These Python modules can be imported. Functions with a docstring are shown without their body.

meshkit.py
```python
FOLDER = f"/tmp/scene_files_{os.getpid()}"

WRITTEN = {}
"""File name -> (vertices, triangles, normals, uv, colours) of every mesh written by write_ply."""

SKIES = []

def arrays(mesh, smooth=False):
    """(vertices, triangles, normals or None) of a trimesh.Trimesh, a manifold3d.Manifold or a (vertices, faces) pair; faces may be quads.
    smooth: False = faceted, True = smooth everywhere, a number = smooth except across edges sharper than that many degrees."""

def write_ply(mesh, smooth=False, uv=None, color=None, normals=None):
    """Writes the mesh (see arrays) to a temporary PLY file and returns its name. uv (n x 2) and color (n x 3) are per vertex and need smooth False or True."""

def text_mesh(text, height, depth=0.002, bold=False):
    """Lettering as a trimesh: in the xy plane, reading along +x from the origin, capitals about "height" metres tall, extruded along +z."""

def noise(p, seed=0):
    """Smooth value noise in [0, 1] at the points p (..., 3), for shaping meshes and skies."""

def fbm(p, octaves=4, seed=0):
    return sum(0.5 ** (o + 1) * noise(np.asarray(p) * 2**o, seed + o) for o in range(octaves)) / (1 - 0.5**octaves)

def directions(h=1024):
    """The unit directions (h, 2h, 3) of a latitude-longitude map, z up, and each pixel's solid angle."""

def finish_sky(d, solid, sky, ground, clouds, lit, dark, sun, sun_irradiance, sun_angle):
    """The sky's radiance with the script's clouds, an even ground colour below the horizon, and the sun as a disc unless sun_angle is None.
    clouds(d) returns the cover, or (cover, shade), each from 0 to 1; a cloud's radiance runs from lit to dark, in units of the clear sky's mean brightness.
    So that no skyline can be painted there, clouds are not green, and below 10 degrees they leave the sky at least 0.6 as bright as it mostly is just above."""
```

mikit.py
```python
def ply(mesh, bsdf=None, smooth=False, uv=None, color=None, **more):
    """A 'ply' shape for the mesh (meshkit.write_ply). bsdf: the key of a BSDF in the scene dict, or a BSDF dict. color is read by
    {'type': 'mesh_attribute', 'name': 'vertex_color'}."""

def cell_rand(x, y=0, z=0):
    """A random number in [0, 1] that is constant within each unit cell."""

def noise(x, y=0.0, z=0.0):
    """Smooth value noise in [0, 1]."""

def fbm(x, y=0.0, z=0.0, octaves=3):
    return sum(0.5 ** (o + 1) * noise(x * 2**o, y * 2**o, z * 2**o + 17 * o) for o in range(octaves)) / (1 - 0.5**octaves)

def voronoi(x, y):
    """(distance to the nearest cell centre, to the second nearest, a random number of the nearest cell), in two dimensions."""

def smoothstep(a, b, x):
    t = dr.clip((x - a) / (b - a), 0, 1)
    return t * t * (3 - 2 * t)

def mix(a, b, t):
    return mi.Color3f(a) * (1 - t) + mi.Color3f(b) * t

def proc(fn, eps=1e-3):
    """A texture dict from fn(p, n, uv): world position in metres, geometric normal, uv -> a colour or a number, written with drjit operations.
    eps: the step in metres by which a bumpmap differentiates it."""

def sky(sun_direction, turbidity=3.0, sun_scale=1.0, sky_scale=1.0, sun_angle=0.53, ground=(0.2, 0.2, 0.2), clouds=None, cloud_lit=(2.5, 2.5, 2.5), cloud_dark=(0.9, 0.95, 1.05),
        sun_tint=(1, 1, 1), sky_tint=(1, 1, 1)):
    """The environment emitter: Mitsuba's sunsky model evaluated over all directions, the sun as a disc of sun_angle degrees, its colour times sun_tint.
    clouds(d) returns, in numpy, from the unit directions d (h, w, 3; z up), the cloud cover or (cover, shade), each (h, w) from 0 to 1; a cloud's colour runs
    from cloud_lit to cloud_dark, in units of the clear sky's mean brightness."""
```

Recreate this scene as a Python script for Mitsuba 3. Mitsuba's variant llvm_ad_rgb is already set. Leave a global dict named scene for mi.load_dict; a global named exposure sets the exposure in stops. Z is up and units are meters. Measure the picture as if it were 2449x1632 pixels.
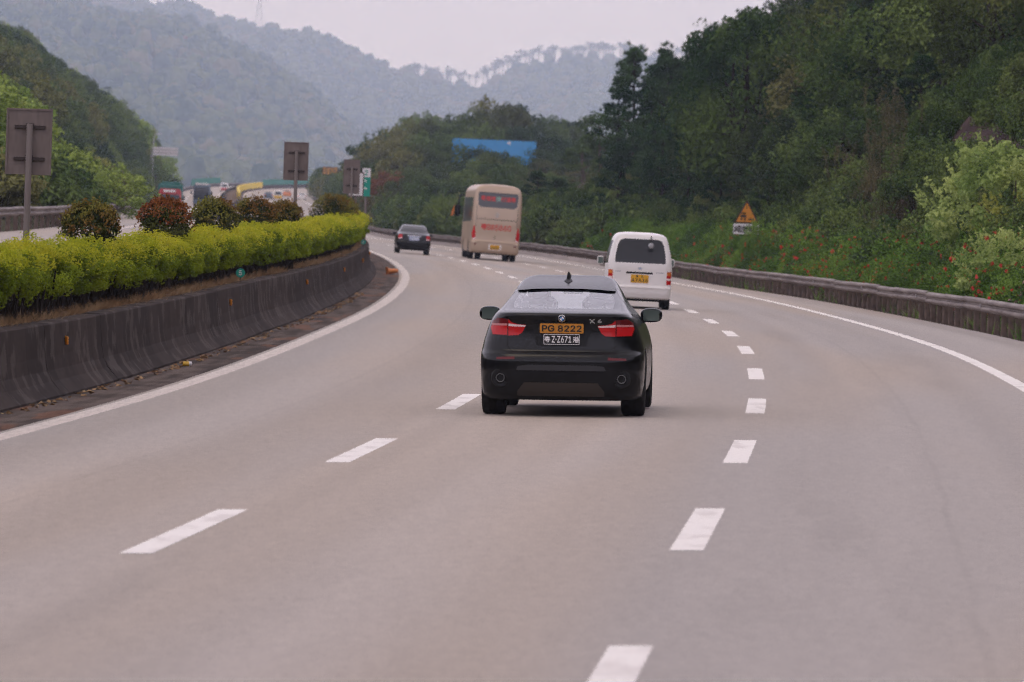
import math, random
import numpy as np, trimesh, manifold3d
import drjit as dr
import mitsuba as mi
import mikit, meshkit
from shapely.geometry import Polygon, box as sbox, LineString
from shapely import affinity
from shapely.ops import unary_union
from scipy.interpolate import CubicSpline, PchipInterpolator
T = mi.ScalarTransform4f
random.seed(7)
RNG = np.random.default_rng(7)
scene, labels, _used = {}, {}, {}

# ------------------------------------------------------------------ camera, sky, exposure
CAM_H, F_PX, HORIZON, ROLL = 2.692, 13434.0, 480.0, math.radians(2.0)      # in pixels of a 2449 x 1632 picture
_pitch = math.atan((816 - HORIZON) / F_PX)
scene['camera'] = {
    'type': 'thinlens', 'fov': math.degrees(2 * math.atan(1224.5 / F_PX)), 'fov_axis': 'x',
    'aperture_radius': 0.020, 'focus_distance': 78.0, 'near_clip': 1.0, 'far_clip': 40000.0,
    'to_world': T().look_at(origin=[0, 0, CAM_H], target=[0, math.cos(_pitch), CAM_H - math.sin(_pitch)], up=[-math.sin(ROLL), 0, math.cos(ROLL)]),
    'medium': {'type': 'ref', 'id': 'haze_air'},
}


def _overcast(d):
    z = np.clip(d[..., 2], 0, 1)
    return np.ones(d.shape[:2]), 1.0 - z                                     # an even overcast: brighter towards the zenith


scene['sky'] = mikit.sky((-0.25, -0.35, 0.9), turbidity=4, sun_scale=0.10, sun_angle=25, clouds=_overcast,
                         cloud_lit=(1.98, 1.84, 1.94), cloud_dark=(4.62, 4.32, 5.35), sun_tint=(1.0, 0.95, 0.9))
exposure = 1.45
scene['haze_air'] = {'type': 'homogeneous', 'albedo': {'type': 'rgb', 'value': [0.885, 0.935, 1.0]}, 'sigma_t': {'type': 'rgb', 'value': [1.05e-4, 1.17e-4, 1.42e-4]}}
scene['haze'] = {'type': 'cube', 'to_world': T().translate([0, 5800, 235]).scale([6000, 7400, 254]), 'bsdf': {'type': 'null'},
                 'interior': {'type': 'ref', 'id': 'haze_air'}}
labels['haze'] = {'label': 'thin pale haze that fades the far hills', 'category': 'haze', 'kind': 'stuff'}


# ------------------------------------------------------------------ helpers
def at(px, py, d):
    """The point at distance d that is seen at the picture position (px, py) of 2353 x 1568."""
    a, b = px * 2449 / 2353 - 1224.5, py * 1632 / 1568 - 816
    u = a * math.cos(ROLL) + b * math.sin(ROLL)
    v = -a * math.sin(ROLL) + b * math.cos(ROLL)
    return np.array([u * d / F_PX, d, CAM_H - (v + 816 - HORIZON) * d / F_PX])


def seen(p, margin=60):
    """Whether a point lies inside the photograph's frame, with a margin."""
    d = p[1]
    if d < 5:
        return False
    u, v = F_PX * p[0] / d, F_PX * (CAM_H - p[2]) / d - (816 - HORIZON)
    x, y = 1224.5 + u * math.cos(ROLL) - v * math.sin(ROLL), 816 + u * math.sin(ROLL) + v * math.cos(ROLL)
    return -margin < x < 2449 + margin and -margin - 200 < y < 1632 + margin


def numbered(base):
    n = _used.get(base, 0)
    _used[base] = n + 1
    return base if n == 0 else f'{base}_{n:03d}'


def tag(k, label=None, cat=None, group=None, kind=None):
    e = labels.setdefault(k, {})
    for a, b in (('label', label), ('category', cat), ('group', group), ('kind', kind)):
        if b:
            e[a] = b
    return k


def thing(name, label, cat, group=None):
    return tag(numbered(name), label, cat, group)


def obj(name, mesh, mat, parent=None, smooth=False, tw=None, uv=None):
    k = numbered(f'{parent}__{name}' if parent else name)
    d = mesh if isinstance(mesh, dict) else mikit.ply(mesh, mat, smooth=smooth, uv=uv)
    d = dict(d)
    if tw is not None:
        d['to_world'] = tw
    scene[k] = d
    return k


def struct(name, mesh, mat, smooth=True, uv=None):
    return tag(obj(name, mesh, mat, None, smooth, uv=uv), kind='structure')


def rgb(*c):
    return {'type': 'rgb', 'value': [float(x) for x in c]}


def mat(name, color, rough=0.6, metal=0.0, coat=0.0, two=True, spec=0.4, **k):
    c = mikit.proc(color) if callable(color) else rgb(*color)
    b = {'type': 'principled', 'base_color': c, 'roughness': rough, 'metallic': metal, 'clearcoat': coat, 'clearcoat_gloss': 0.97, 'specular': spec, **k}
    scene['mat_' + name] = {'type': 'twosided', 'bsdf': b} if two else b
    return 'mat_' + name


def diff(name, color):
    c = mikit.proc(color) if callable(color) else rgb(*color)
    scene['mat_' + name] = {'type': 'twosided', 'bsdf': {'type': 'diffuse', 'reflectance': c}}
    return 'mat_' + name


N, FB, MX, SS = mikit.noise, mikit.fbm, mikit.mix, mikit.smoothstep


def cat(ms):
    return trimesh.util.concatenate(ms)


def bx(sx, sy, sz, c=(0, 0, 0), bevel=0.0):
    """A box of these full sizes about c, its edges chamfered."""
    if bevel <= 0:
        m = trimesh.creation.box((sx, sy, sz))
    else:
        b = bevel
        p = [(x * (sx / 2 - (b if a != 0 else 0)), y * (sy / 2 - (b if a != 1 else 0)), z * (sz / 2 - (b if a != 2 else 0)))
             for x in (-1, 1) for y in (-1, 1) for z in (-1, 1) for a in range(3)]
        m = trimesh.convex.convex_hull(np.array(p))
    m.apply_translation(c)
    return m


def cyl(r, p0, p1, n=16, r2=None):
    return tube([p0, p1], [r, r if r2 is None else r2], n, caps=True)


def tube(points, radii, sides=8, caps=False):
    p = np.asarray(points, float)
    t = np.gradient(p, axis=0)
    t /= np.linalg.norm(t, axis=1, keepdims=True) + 1e-12
    ref = np.array([0, 0, 1.0]) if abs(t[:, 2].mean()) < 0.8 else np.array([0, 1.0, 0])
    a = np.cross(t, ref)
    a /= np.linalg.norm(a, axis=1, keepdims=True) + 1e-12
    b = np.cross(t, a)
    ang = np.arange(sides) * 2 * np.pi / sides
    r = np.broadcast_to(np.asarray(radii, float), (len(p),))
    v = p[:, None] + r[:, None, None] * (np.cos(ang)[None, :, None] * a[:, None] + np.sin(ang)[None, :, None] * b[:, None])
    i, j = np.meshgrid(np.arange(len(p) - 1), np.arange(sides), indexing='ij')
    q = np.stack([i * sides + j, i * sides + (j + 1) % sides, (i + 1) * sides + (j + 1) % sides, (i + 1) * sides + j], -1).reshape(-1, 4)
    f = np.vstack([q[:, [0, 2, 1]], q[:, [0, 3, 2]]])
    v = v.reshape(-1, 3)
    if caps:
        n0 = len(v)
        v = np.vstack([v, p[:1], p[-1:]])
        k = np.arange(sides)
        e = (len(p) - 1) * sides
        f = np.vstack([f, np.stack([k * 0 + n0, k, (k + 1) % sides], 1), np.stack([k * 0 + n0 + 1, e + (k + 1) % sides, e + k], 1)])
    return trimesh.Trimesh(v, f, process=False)


def lathe(profile, n=32):
    """profile: (radius, height) pairs, turned about the z axis."""
    return trimesh.creation.revolve(np.array(profile, float), sections=n)


def grid_mesh(P):
    """A mesh from points P (rows, columns, 3)."""
    r, c = P.shape[:2]
    i, j = np.meshgrid(np.arange(r - 1), np.arange(c - 1), indexing='ij')
    a = (i * c + j).ravel()
    f = np.vstack([np.stack([a, a + 1, a + c + 1], 1), np.stack([a, a + c + 1, a + c], 1)])
    return trimesh.Trimesh(P.reshape(-1, 3), f, process=False)


def prism(poly, depth, plane='xz'):
    """A polygon of the xz plane given thickness along +y."""
    m = trimesh.creation.extrude_polygon(poly if isinstance(poly, Polygon) else Polygon(poly), depth, engine='earcut')
    v = np.array(m.vertices)
    return trimesh.Trimesh(np.stack([v[:, 0], depth - v[:, 2], v[:, 1]], 1), m.faces, process=False)


def letters(text, height, depth=0.004, bold=True):
    """Lettering that stands upright in the xz plane, centred on x = 0, facing -y, its foot at z = 0."""
    m = meshkit.text_mesh(text, height, depth, bold=bold)
    v = np.array(m.vertices)
    v[:, 0] -= (v[:, 0].min() + v[:, 0].max()) / 2
    return trimesh.Trimesh(np.stack([v[:, 0], -v[:, 2], v[:, 1]], 1), m.faces, process=False)


GLYPHS = {  # strokes of the characters on plates and signs, in a unit square
    'jian': [((.05, .8), (.18, .68)), ((.02, .15), (.2, .45)), ((.3, .82), (.95, .82)), ((.34, .82), (.3, .4), (.18, .05)), ((.42, .62), (.66, .62)), ((.44, .46), (.64, .46), (.64, .25), (.44, .25), (.44, .46)),
             ((.74, .98), (.78, .45), (.86, .12), (.98, .08), (.98, .2)), ((.92, .6), (.82, .35), (.66, .1)), ((.86, .98), (.94, .9))],
    'su': [((.08, .92), (.2, .78)), ((.03, .58), (.2, .58), (.2, .2)), ((.03, .06), (.2, .18), (.45, .04), (.98, .03)), ((.32, .82), (.95, .82)), ((.63, .98), (.63, .16)), ((.4, .68), (.88, .68), (.88, .46), (.4, .46), (.4, .68)),
           ((.6, .44), (.34, .18)), ((.66, .44), (.94, .2))],
    'man': [((.14, .98), (.14, .02)), ((.04, .75), (.02, .55)), ((.24, .78), (.28, .64)), ((.42, .96), (.86, .96), (.86, .7), (.42, .7), (.42, .96)), ((.42, .83), (.86, .83)), ((.36, .62), (.94, .62), (.94, .42), (.36, .42), (.36, .62)),
            ((.55, .62), (.55, .42)), ((.74, .62), (.74, .42)), ((.4, .34), (.86, .34), (.36, .02)), ((.48, .28), (.96, .02))],
    'xing': [((.3, .98), (.05, .74)), ((.32, .7), (.04, .42)), ((.2, .52), (.2, .02)), ((.46, .86), (.92, .86)), ((.4, .6), (.98, .6)), ((.74, .6), (.74, .06), (.6, .06))],
    'yue': [((.5, 1), (.4, .92)), ((.15, .9), (.85, .9), (.85, .5), (.15, .5), (.15, .9)), ((.25, .7), (.75, .7)), ((.5, .86), (.5, .52)), ((.32, .82), (.4, .74)), ((.68, .82), (.6, .74)), ((.02, .4), (.98, .4)), ((.3, .4), (.27, .22), (.78, .22), (.72, .02), (.52, .02))],
    'gang': [((.06, .9), (.18, .8)), ((.02, .6), (.14, .5)), ((.02, .05), (.2, .36)), ((.3, .82), (.95, .82)), ((.25, .58), (.98, .58)), ((.46, .98), (.46, .58)), ((.78, .98), (.78, .58)), ((.42, .56), (.24, .36)), ((.8, .56), (.98, .36)),
             ((.4, .38), (.78, .38), (.78, .22), (.42, .22)), ((.4, .38), (.4, .03), (.9, .03), (.9, .14))],
}


def glyph(name, height, weight=0.10, depth=0.004):
    """A character built of its strokes, upright in the xz plane, centred, facing -y."""
    s = unary_union([LineString(p).buffer(weight / 2, cap_style='square', join_style='mitre') for p in GLYPHS[name]])
    s = affinity.scale(affinity.translate(s, -0.5, 0), height, height, origin=(0, 0))
    return cat([prism(g, depth) for g in getattr(s, 'geoms', [s])]).apply_translation((0, -depth, 0))


# ------------------------------------------------------------------ the line of the motorway: left edge line of our carriageway by distance
_K = [0, 30, 70, 110, 150, 200, 250, 300, 370, 450, 560, 670, 800, 950, 1100, 1230, 1330, 1400, 1480, 1560, 1650, 1790]
_X = [-8.9, -7.18, -4.80, -3.43, -3.19, -3.91, -5.72, -8.18, -13.12, -21.0, -28.6, -34.2, -39.5, -45.6, -53.2, -59.3, -61.8, -61.8, -58.2, -50.5, -38.5, -14]
_Z = [0, 0, 0, 0.10, 0.06, 0, -0.05, -0.15, -0.25, -0.42, -0.6, -0.55, -0.25, 0.4, 1.3, 2.2, 2.9, 3.4, 3.9, 4.5, 5.0, 5.6]
_S = [0.045, 0.0383, 0.0206, -0.0006, -0.0154, -0.0307, -0.0447, -0.0463, -0.0448, -0.0434, -0.042, -0.036, -0.03, -0.03, -0.03, -0.03, -0.03, -0.03, -0.03, -0.03, -0.03, -0.03]
xl, zl, sl = CubicSpline(_K, _X), PchipInterpolator(_K, _Z), PchipInterpolator(_K, _S)
WALL, RAIL, OPP_IN, OPP_OUT = -1.02, 14.25, -4.6, -12.0


def road_z(d, o):
    d, o = np.asarray(d, float), np.asarray(o, float)
    rise = np.interp(d, [0, 340, 450, 560, 700, 1800], [1.0, 1.05, 0.62, 0.18, 0.0, 0.2])     # the opposite carriageway lies higher
    return zl(d) + sl(d) * np.maximum(o, -1) + rise * np.clip((-3.88 - o) / 0.5, 0, 1)


def R(d, o, h=0.0):
    return np.stack(np.broadcast_arrays(xl(d) + o, d, road_z(d, o) + h), -1).astype(float)


def heading(d):
    return math.atan(float(xl(d, 1)))


def stand(d, o, turn=0.0, h=0.0):
    """Where a vehicle stands: its rear at distance d, on the road's cross slope, heading along the road."""
    p = R(d, o, h)
    return T().translate(p.tolist()).rotate([0, 0, 1], -math.degrees(heading(d + 2)) + turn).rotate([0, 1, 0], -math.degrees(math.atan(float(sl(d)))))


def steps(d0, d1, rel=0.012, least=0.8):
    d = [d0]
    while d[-1] < d1:
        d.append(d[-1] + max(least, d[-1] * rel))
    d[-1] = d1
    return np.array(d)


def strip(d0, d1, offs, hs, rel=0.012, least=0.8):
    """A sheet or profile that runs along the road: its cross section is (offset, height) pairs. Returns mesh and uv (offset, distance)."""
    d = steps(d0, d1, rel, least)
    P = np.stack([R(d, o, h) for o, h in zip(offs, hs)], 1)
    uv = np.stack(np.broadcast_arrays(np.asarray(offs, float)[None, :] + 0 * d[:, None], d[:, None] + 0 * np.asarray(offs, float)[None, :]), -1).reshape(-1, 2)
    return grid_mesh(P), uv

# ------------------------------------------------------------------ materials of the setting
def _road(p, n, uv):
    u, v = uv.x, uv.y
    patch = FB(u * 0.35 + 3, v * 0.022, 1.5, 3)
    lane = FB(u * 1.6, v * 0.015 + 7, 4.0, 2)
    grain = N(p.x * 75, p.y * 28, 0.3)
    grit = N(p.x * 210, p.y * 90, 5.0)
    speck = SS(0.80, 0.95, N(p.x * 45, p.y * 18, 9.0))
    c = MX((0.328, 0.277, 0.234), (0.310, 0.280, 0.259), SS(0.35, 0.65, patch))
    track = sum(dr.exp(-dr.square((u - o) / 0.33)) for o in (1.15, 2.85, 5.05, 6.85, 8.95, 10.75))
    stain = SS(0.60, 0.80, FB(u * 0.9 + 5, v * 0.06, 11.0, 4))
    coarse = FB(p.x * 16, p.y * 5, 2.0, 2)
    c = c * (0.93 + 0.14 * coarse) * (0.89 + 0.22 * lane) * (0.82 + 0.21 * grain + 0.16 * grit) * (1 - 0.16 * speck) * (1 - 0.035 * track) * (1 - 0.07 * stain)
    seam = SS(0.06, 0.01, dr.abs(u - 2.05 - 0.02 * N(v * 0.6))) + SS(0.05, 0.01, dr.abs(u - 9.75 - 0.05 * N(v * 0.4, 3)))
    return c * (1 - 0.05 * dr.clip(seam, 0, 1))


mat('road', _road, 0.75, spec=0.3)


def _shoulder(p, n, uv):
    u, v = uv.x, uv.y
    streak = FB(u * 6, v * 0.30, 2.0, 4)
    cross = FB(u * 1.5, v * 1.4, 8.0, 3)
    grit = N(p.x * 60, p.y * 24, 1.0)
    c = MX((0.040, 0.030, 0.026), (0.105, 0.081, 0.071), SS(0.30, 0.72, 0.6 * streak + 0.4 * cross))
    rust = SS(0.62, 0.75, FB(u * 3.0, v * 0.5, 21.0, 3))
    return MX(c, (0.16, 0.075, 0.045), 0.55 * rust) * (0.8 + 0.4 * grit)


mat('shoulder', _shoulder, 0.9, spec=0.2)


def _paint(p, n, uv):
    wear = SS(0.50, 0.78, FB(p.x * 5, p.y * 1.7, 3.0, 4))
    grit = N(p.x * 80, p.y * 30, 2.0)
    return MX((0.74, 0.70, 0.66), (0.52, 0.47, 0.44), wear * 0.55) * (0.93 + 0.1 * grit)


mat('paint', _paint, 0.6, spec=0.3)


def _paint_old(p, n, uv):
    wear = SS(0.35, 0.75, FB(uv.x * 30, uv.y * 3.1, 3.0, 4))
    return MX((0.58, 0.52, 0.475), (0.43, 0.375, 0.345), wear * 0.6) * (0.88 + 0.18 * N(p.x * 60, p.y * 20, 2.0))


mat('paint_old', _paint_old, 0.7, spec=0.3)


def _wall(p, n, uv):
    v, h = uv.x, uv.y                                     # along the wall, height
    part = mikit.cell_rand(dr.floor(v / 2.35 + 0.35 * N(v * 0.2)), 3.0, 1.0)
    streak = FB(v * 1.5, h * 0.8, 1.0, 3)
    run = SS(0.72, 0.9, N(v * 5.0, h * 0.35, 6.0))
    grit = FB(v * 14, h * 22, 2.0, 2)
    c = MX((0.026, 0.0175, 0.0152), (0.043, 0.030, 0.0255), SS(0.3, 0.75, 0.55 * streak + 0.45 * part))
    c = MX(c, (0.17, 0.14, 0.13), 0.12 * run * SS(0.45, 0.8, N(v * 0.7, 0, 4.0)))
    top = SS(0.55, 0.72, FB(v * 3.0, h * 3.0, 12.0, 3))
    return MX(c, (0.115, 0.095, 0.085), 0.4 * top) * (0.84 + 0.32 * grit)


mat('wall', _wall, 0.85, spec=0.25)
mat('soil', lambda p, n, uv: MX((0.085, 0.060, 0.045), (0.17, 0.12, 0.085), FB(p.x * 6, p.y * 2.5, 0.0, 3)), 0.95, spec=0.1)
mat('earth', lambda p, n, uv: MX((0.020, 0.022, 0.013), (0.055, 0.050, 0.028), FB(p.x * 0.9, p.y * 0.6, p.z * 0.9, 3)), 0.95, spec=0.1)
mat('rock', lambda p, n, uv: MX((0.024, 0.014, 0.013), (0.072, 0.045, 0.041), FB(p.x * 1.4, p.y * 0.5, p.z * 2.6, 4)), 0.9, spec=0.2)
mat('hill_soil', lambda p, n, uv: MX((0.030, 0.042, 0.022), (0.060, 0.070, 0.035), FB(p.x * 0.03, p.y * 0.03, p.z * 0.03, 3)), 0.95, spec=0.1)
mat('concrete', lambda p, n, uv: MX((0.26, 0.225, 0.21), (0.42, 0.37, 0.35), FB(p.x * 1.2, p.y * 0.4, p.z * 3, 3)), 0.85, spec=0.2)

# ------------------------------------------------------------------ ground, road, markings
gx = np.concatenate([np.linspace(-9000, -300, 14), np.linspace(-200, 200, 9), np.linspace(300, 9000, 14)])
gy = np.concatenate([np.linspace(-400, 1500, 20), np.linspace(1700, 14000, 20)])
struct('ground', grid_mesh(np.stack(np.broadcast_arrays(gx[None, :], gy[:, None], -7.0), -1)), 'mat_hill_soil')

D0, D1 = 14.0, 1780.0
m, uv = strip(D0, D1, np.array([-0.22, 1.5, 3.9, 6, 7.85, 10, 11.8, 13, RAIL + 0.12]), np.zeros(9), 0.01, 0.6)
struct('road', m, 'mat_road', uv=uv)
m, uv = strip(D0, D1, np.array([WALL - 0.03, -0.6, -0.221]), np.array([0.0, 0.0, 0.0]), 0.01, 0.6)
struct('shoulder', m, 'mat_shoulder', uv=uv)
m, uv = strip(60, D1, np.linspace(OPP_OUT - 1.35, OPP_IN - 0.2, 7), np.zeros(7), 0.012, 1.0)
struct('opposite_road', m, 'mat_road', uv=uv)


def piece(road, name, d0, d1, o, w, material):
    mm, u = strip(d0, d1, [o - w / 2, o + w / 2], [0.004, 0.004], 0.006, 0.5)
    return obj(name, mm, material, road, smooth=True, uv=u)


piece('road', 'edge_line', D0, 1600, 0.0, 0.26, 'mat_paint_old')
piece('road', 'edge_line', D0, 1600, 11.81, 0.24, 'mat_paint')
for o, first in ((4.04, 39.3), (7.86, 39.4)):
    k = -1
    while first + 15 * k < 560:
        a = first + 15 * k
        a = a * (1 - 0.006 * (a < 60) * (o < 5))
        piece('road', 'lane_dash', a, a + 6.0, o, 0.24, 'mat_paint')
        k += 1
piece('opposite_road', 'edge_line', 200, 1600, OPP_OUT + 1.0, 0.22, 'mat_paint_old')
piece('opposite_road', 'edge_line', 200, 1600, OPP_IN - 0.7, 0.22, 'mat_paint_old')
for a in np.arange(320, 1250, 15.0):
    piece('opposite_road', 'lane_dash', a, a + 6, -8.1, 0.2, 'mat_paint')

# ------------------------------------------------------------------ median: barrier walls, soil
PROFILE = np.array([(-1.02, -0.05), (-1.02, 0.03), (-1.09, 0.10), (-1.17, 0.19), (-1.235, 0.32), (-1.27, 0.50), (-1.30, 0.90), (-1.32, 0.925), (-1.56, 0.925), (-1.58, 0.90), (-1.58, -0.05)])


def swept(d0, d1, prof, rel=0.01, least=1.0):
    d = steps(d0, d1, rel, least)
    prof = np.asarray(prof)
    ring = np.vstack([prof, prof[:1]])
    P = np.stack([R(d, o, h) for o, h in ring], 1)
    side = np.concatenate([[0], np.cumsum(np.linalg.norm(np.diff(ring, axis=0), axis=1))])
    mm = grid_mesh(P)
    u = np.stack(np.broadcast_arrays(d[:, None], side[None, :]), -1).reshape(-1, 2)
    c = len(ring)
    v, f, n0 = np.array(mm.vertices), np.array(mm.faces), len(mm.vertices)
    ends = []
    for row, flip in ((0, 1), (len(d) - 1, -1)):
        t = trimesh.creation.triangulate_polygon(Polygon(prof), engine='earcut')[1]
        ends.append((t[:, ::flip] + row * c))
    return trimesh.Trimesh(v, np.vstack([f[:, ::-1], *ends]), process=False), u


wall = thing('median_barrier', 'long dark stained concrete barrier wall along the left edge of the carriageway', 'barrier')
a, k = 36.0, 0
while a < 330:
    b = a + 5.985
    off = np.array([0.003 * math.sin(k * 2.1), 0.004 * math.cos(k * 1.7)])
    mm, u = swept(a, b, PROFILE + off)
    obj('wall_panel', mm, 'mat_wall', wall, smooth=30 if False else False, uv=u)
    a, k = a + 6.0, k + 1
mm, u = swept(330, 1600, PROFILE, 0.02)
obj('wall_panel', mm, 'mat_wall', wall, uv=u)
mm, u = swept(40, 1600, np.stack([-5.35 - PROFILE[::-1, 0], PROFILE[::-1, 1]], 1), 0.012)
obj('wall_panel', mm, 'mat_wall', wall, uv=u)
so = np.linspace(-3.85, -1.50, 9)
mm, uv = strip(36, 560, so, [0.86 + 0.05 * math.sin(3 * x) for x in so], 0.012, 0.8)
m2, uv2 = strip(560, 1700, so, [0.25 + 0.05 * math.sin(3 * x) for x in so], 0.012, 0.8)
mm, uv = cat([mm, m2]), np.vstack([uv, uv2])
struct('median_soil', mm, 'mat_soil', uv=uv)


# ------------------------------------------------------------------ banks on both sides
def bank_right(d, o):
    d, o = np.asarray(d, float), np.asarray(o, float)
    slope = np.interp(d, [0, 225, 270, 450, 520, 900, 1000], [1.1, 1.1, 0.6, 0.55, 0.25, 0.22, -0.3])
    cap = np.interp(d, [0, 450, 540, 850, 980, 1100], [17, 16, 9, 8, -3, -5])
    foot = np.interp(d, [0, 225, 280, 1000], [17.2, 17.2, 18.0, 17.0])
    h = np.interp(o, [14.3, 15.5, 17.2], [-0.06, 0.02, 0.4])
    rise = slope * np.maximum(o - foot, 0)
    return h + np.where(slope > 0, np.minimum(rise, np.abs(cap)), np.maximum(rise, -6)) * np.where(cap > 0, 1, 1)


def bank_left(d, o):
    d, o = np.asarray(d, float), np.asarray(o, float)
    fade = np.interp(d, [0, 260, 380, 1080, 1200], [0.15, 0.35, 1, 1, 0.0])
    drop = np.interp(d, [0, 1100, 1250], [0, 0, 1])
    h = np.interp(-o, [13.5, 14.3, 15.3], [-0.06, 0.02, 0.3])
    return h + fade * np.minimum(0.92 * np.maximum(-o - 15.3, 0), 23) - drop * np.minimum(0.4 * np.maximum(-o - 15.3, 0), 7)


def right_ground(x, y):
    o = x - float(xl(y))
    return float(road_z(y, 14.3) + bank_right(y, o))


def left_ground(x, y):
    o = x - float(xl(y))
    return float(road_z(y, -13.5) + bank_left(y, o))


def bank_mesh(side, os_, d0, d1, amp):
    d = steps(d0, d1, 0.015, 1.5)
    o = np.asarray(os_, float)
    DD, OO = np.meshgrid(d, o, indexing='ij')
    edge = 14.3 if side > 0 else -13.5
    Z = road_z(DD, edge) + (bank_right(DD, OO) if side > 0 else bank_left(DD, OO))
    P = np.stack([xl(DD) + OO, DD, Z], -1)
    far = np.clip((np.abs(OO) - np.abs(edge)) / 3, 0, 1)
    P[..., 2] += amp * far * (meshkit.fbm(P * 0.22, 4, 3) - 0.5)
    mm = grid_mesh(P if side > 0 else P[:, ::-1])
    return mm


struct('right_bank', bank_mesh(1, np.concatenate([np.linspace(14.3, 20, 9), np.linspace(21, 60, 24), [75, 110, 180]]), 20, 1780, 1.1), 'mat_earth')
struct('left_bank', bank_mesh(-1, -np.concatenate([np.linspace(13.5, 19, 7), np.linspace(20, 55, 18), [80, 130, 200]]), 60, 1780, 1.0), 'mat_earth')

# the rock cut that shows beside the bright tree
dd, tt = np.meshgrid(np.linspace(148, 232, 56), np.linspace(0, 1, 30), indexing='ij')
oo = 17.9 + 6.8 * tt
P = np.stack([xl(dd) + oo, dd, road_z(dd, 14.3) + bank_right(dd, oo) + 0.45], -1)
bump = meshkit.fbm(P * np.array([0.5, 0.28, 0.7]), 5, 11) - 0.5 + 0.35 * np.abs(meshkit.noise(P * np.array([0.9, 0.3, 0.9]), 5) - 0.5)
P[..., 0] -= 0.9 * bump
P[..., 2] += 0.9 * bump
struct('rock_face', grid_mesh(P), 'mat_rock', smooth=True)

# ------------------------------------------------------------------ far mountains


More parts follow.
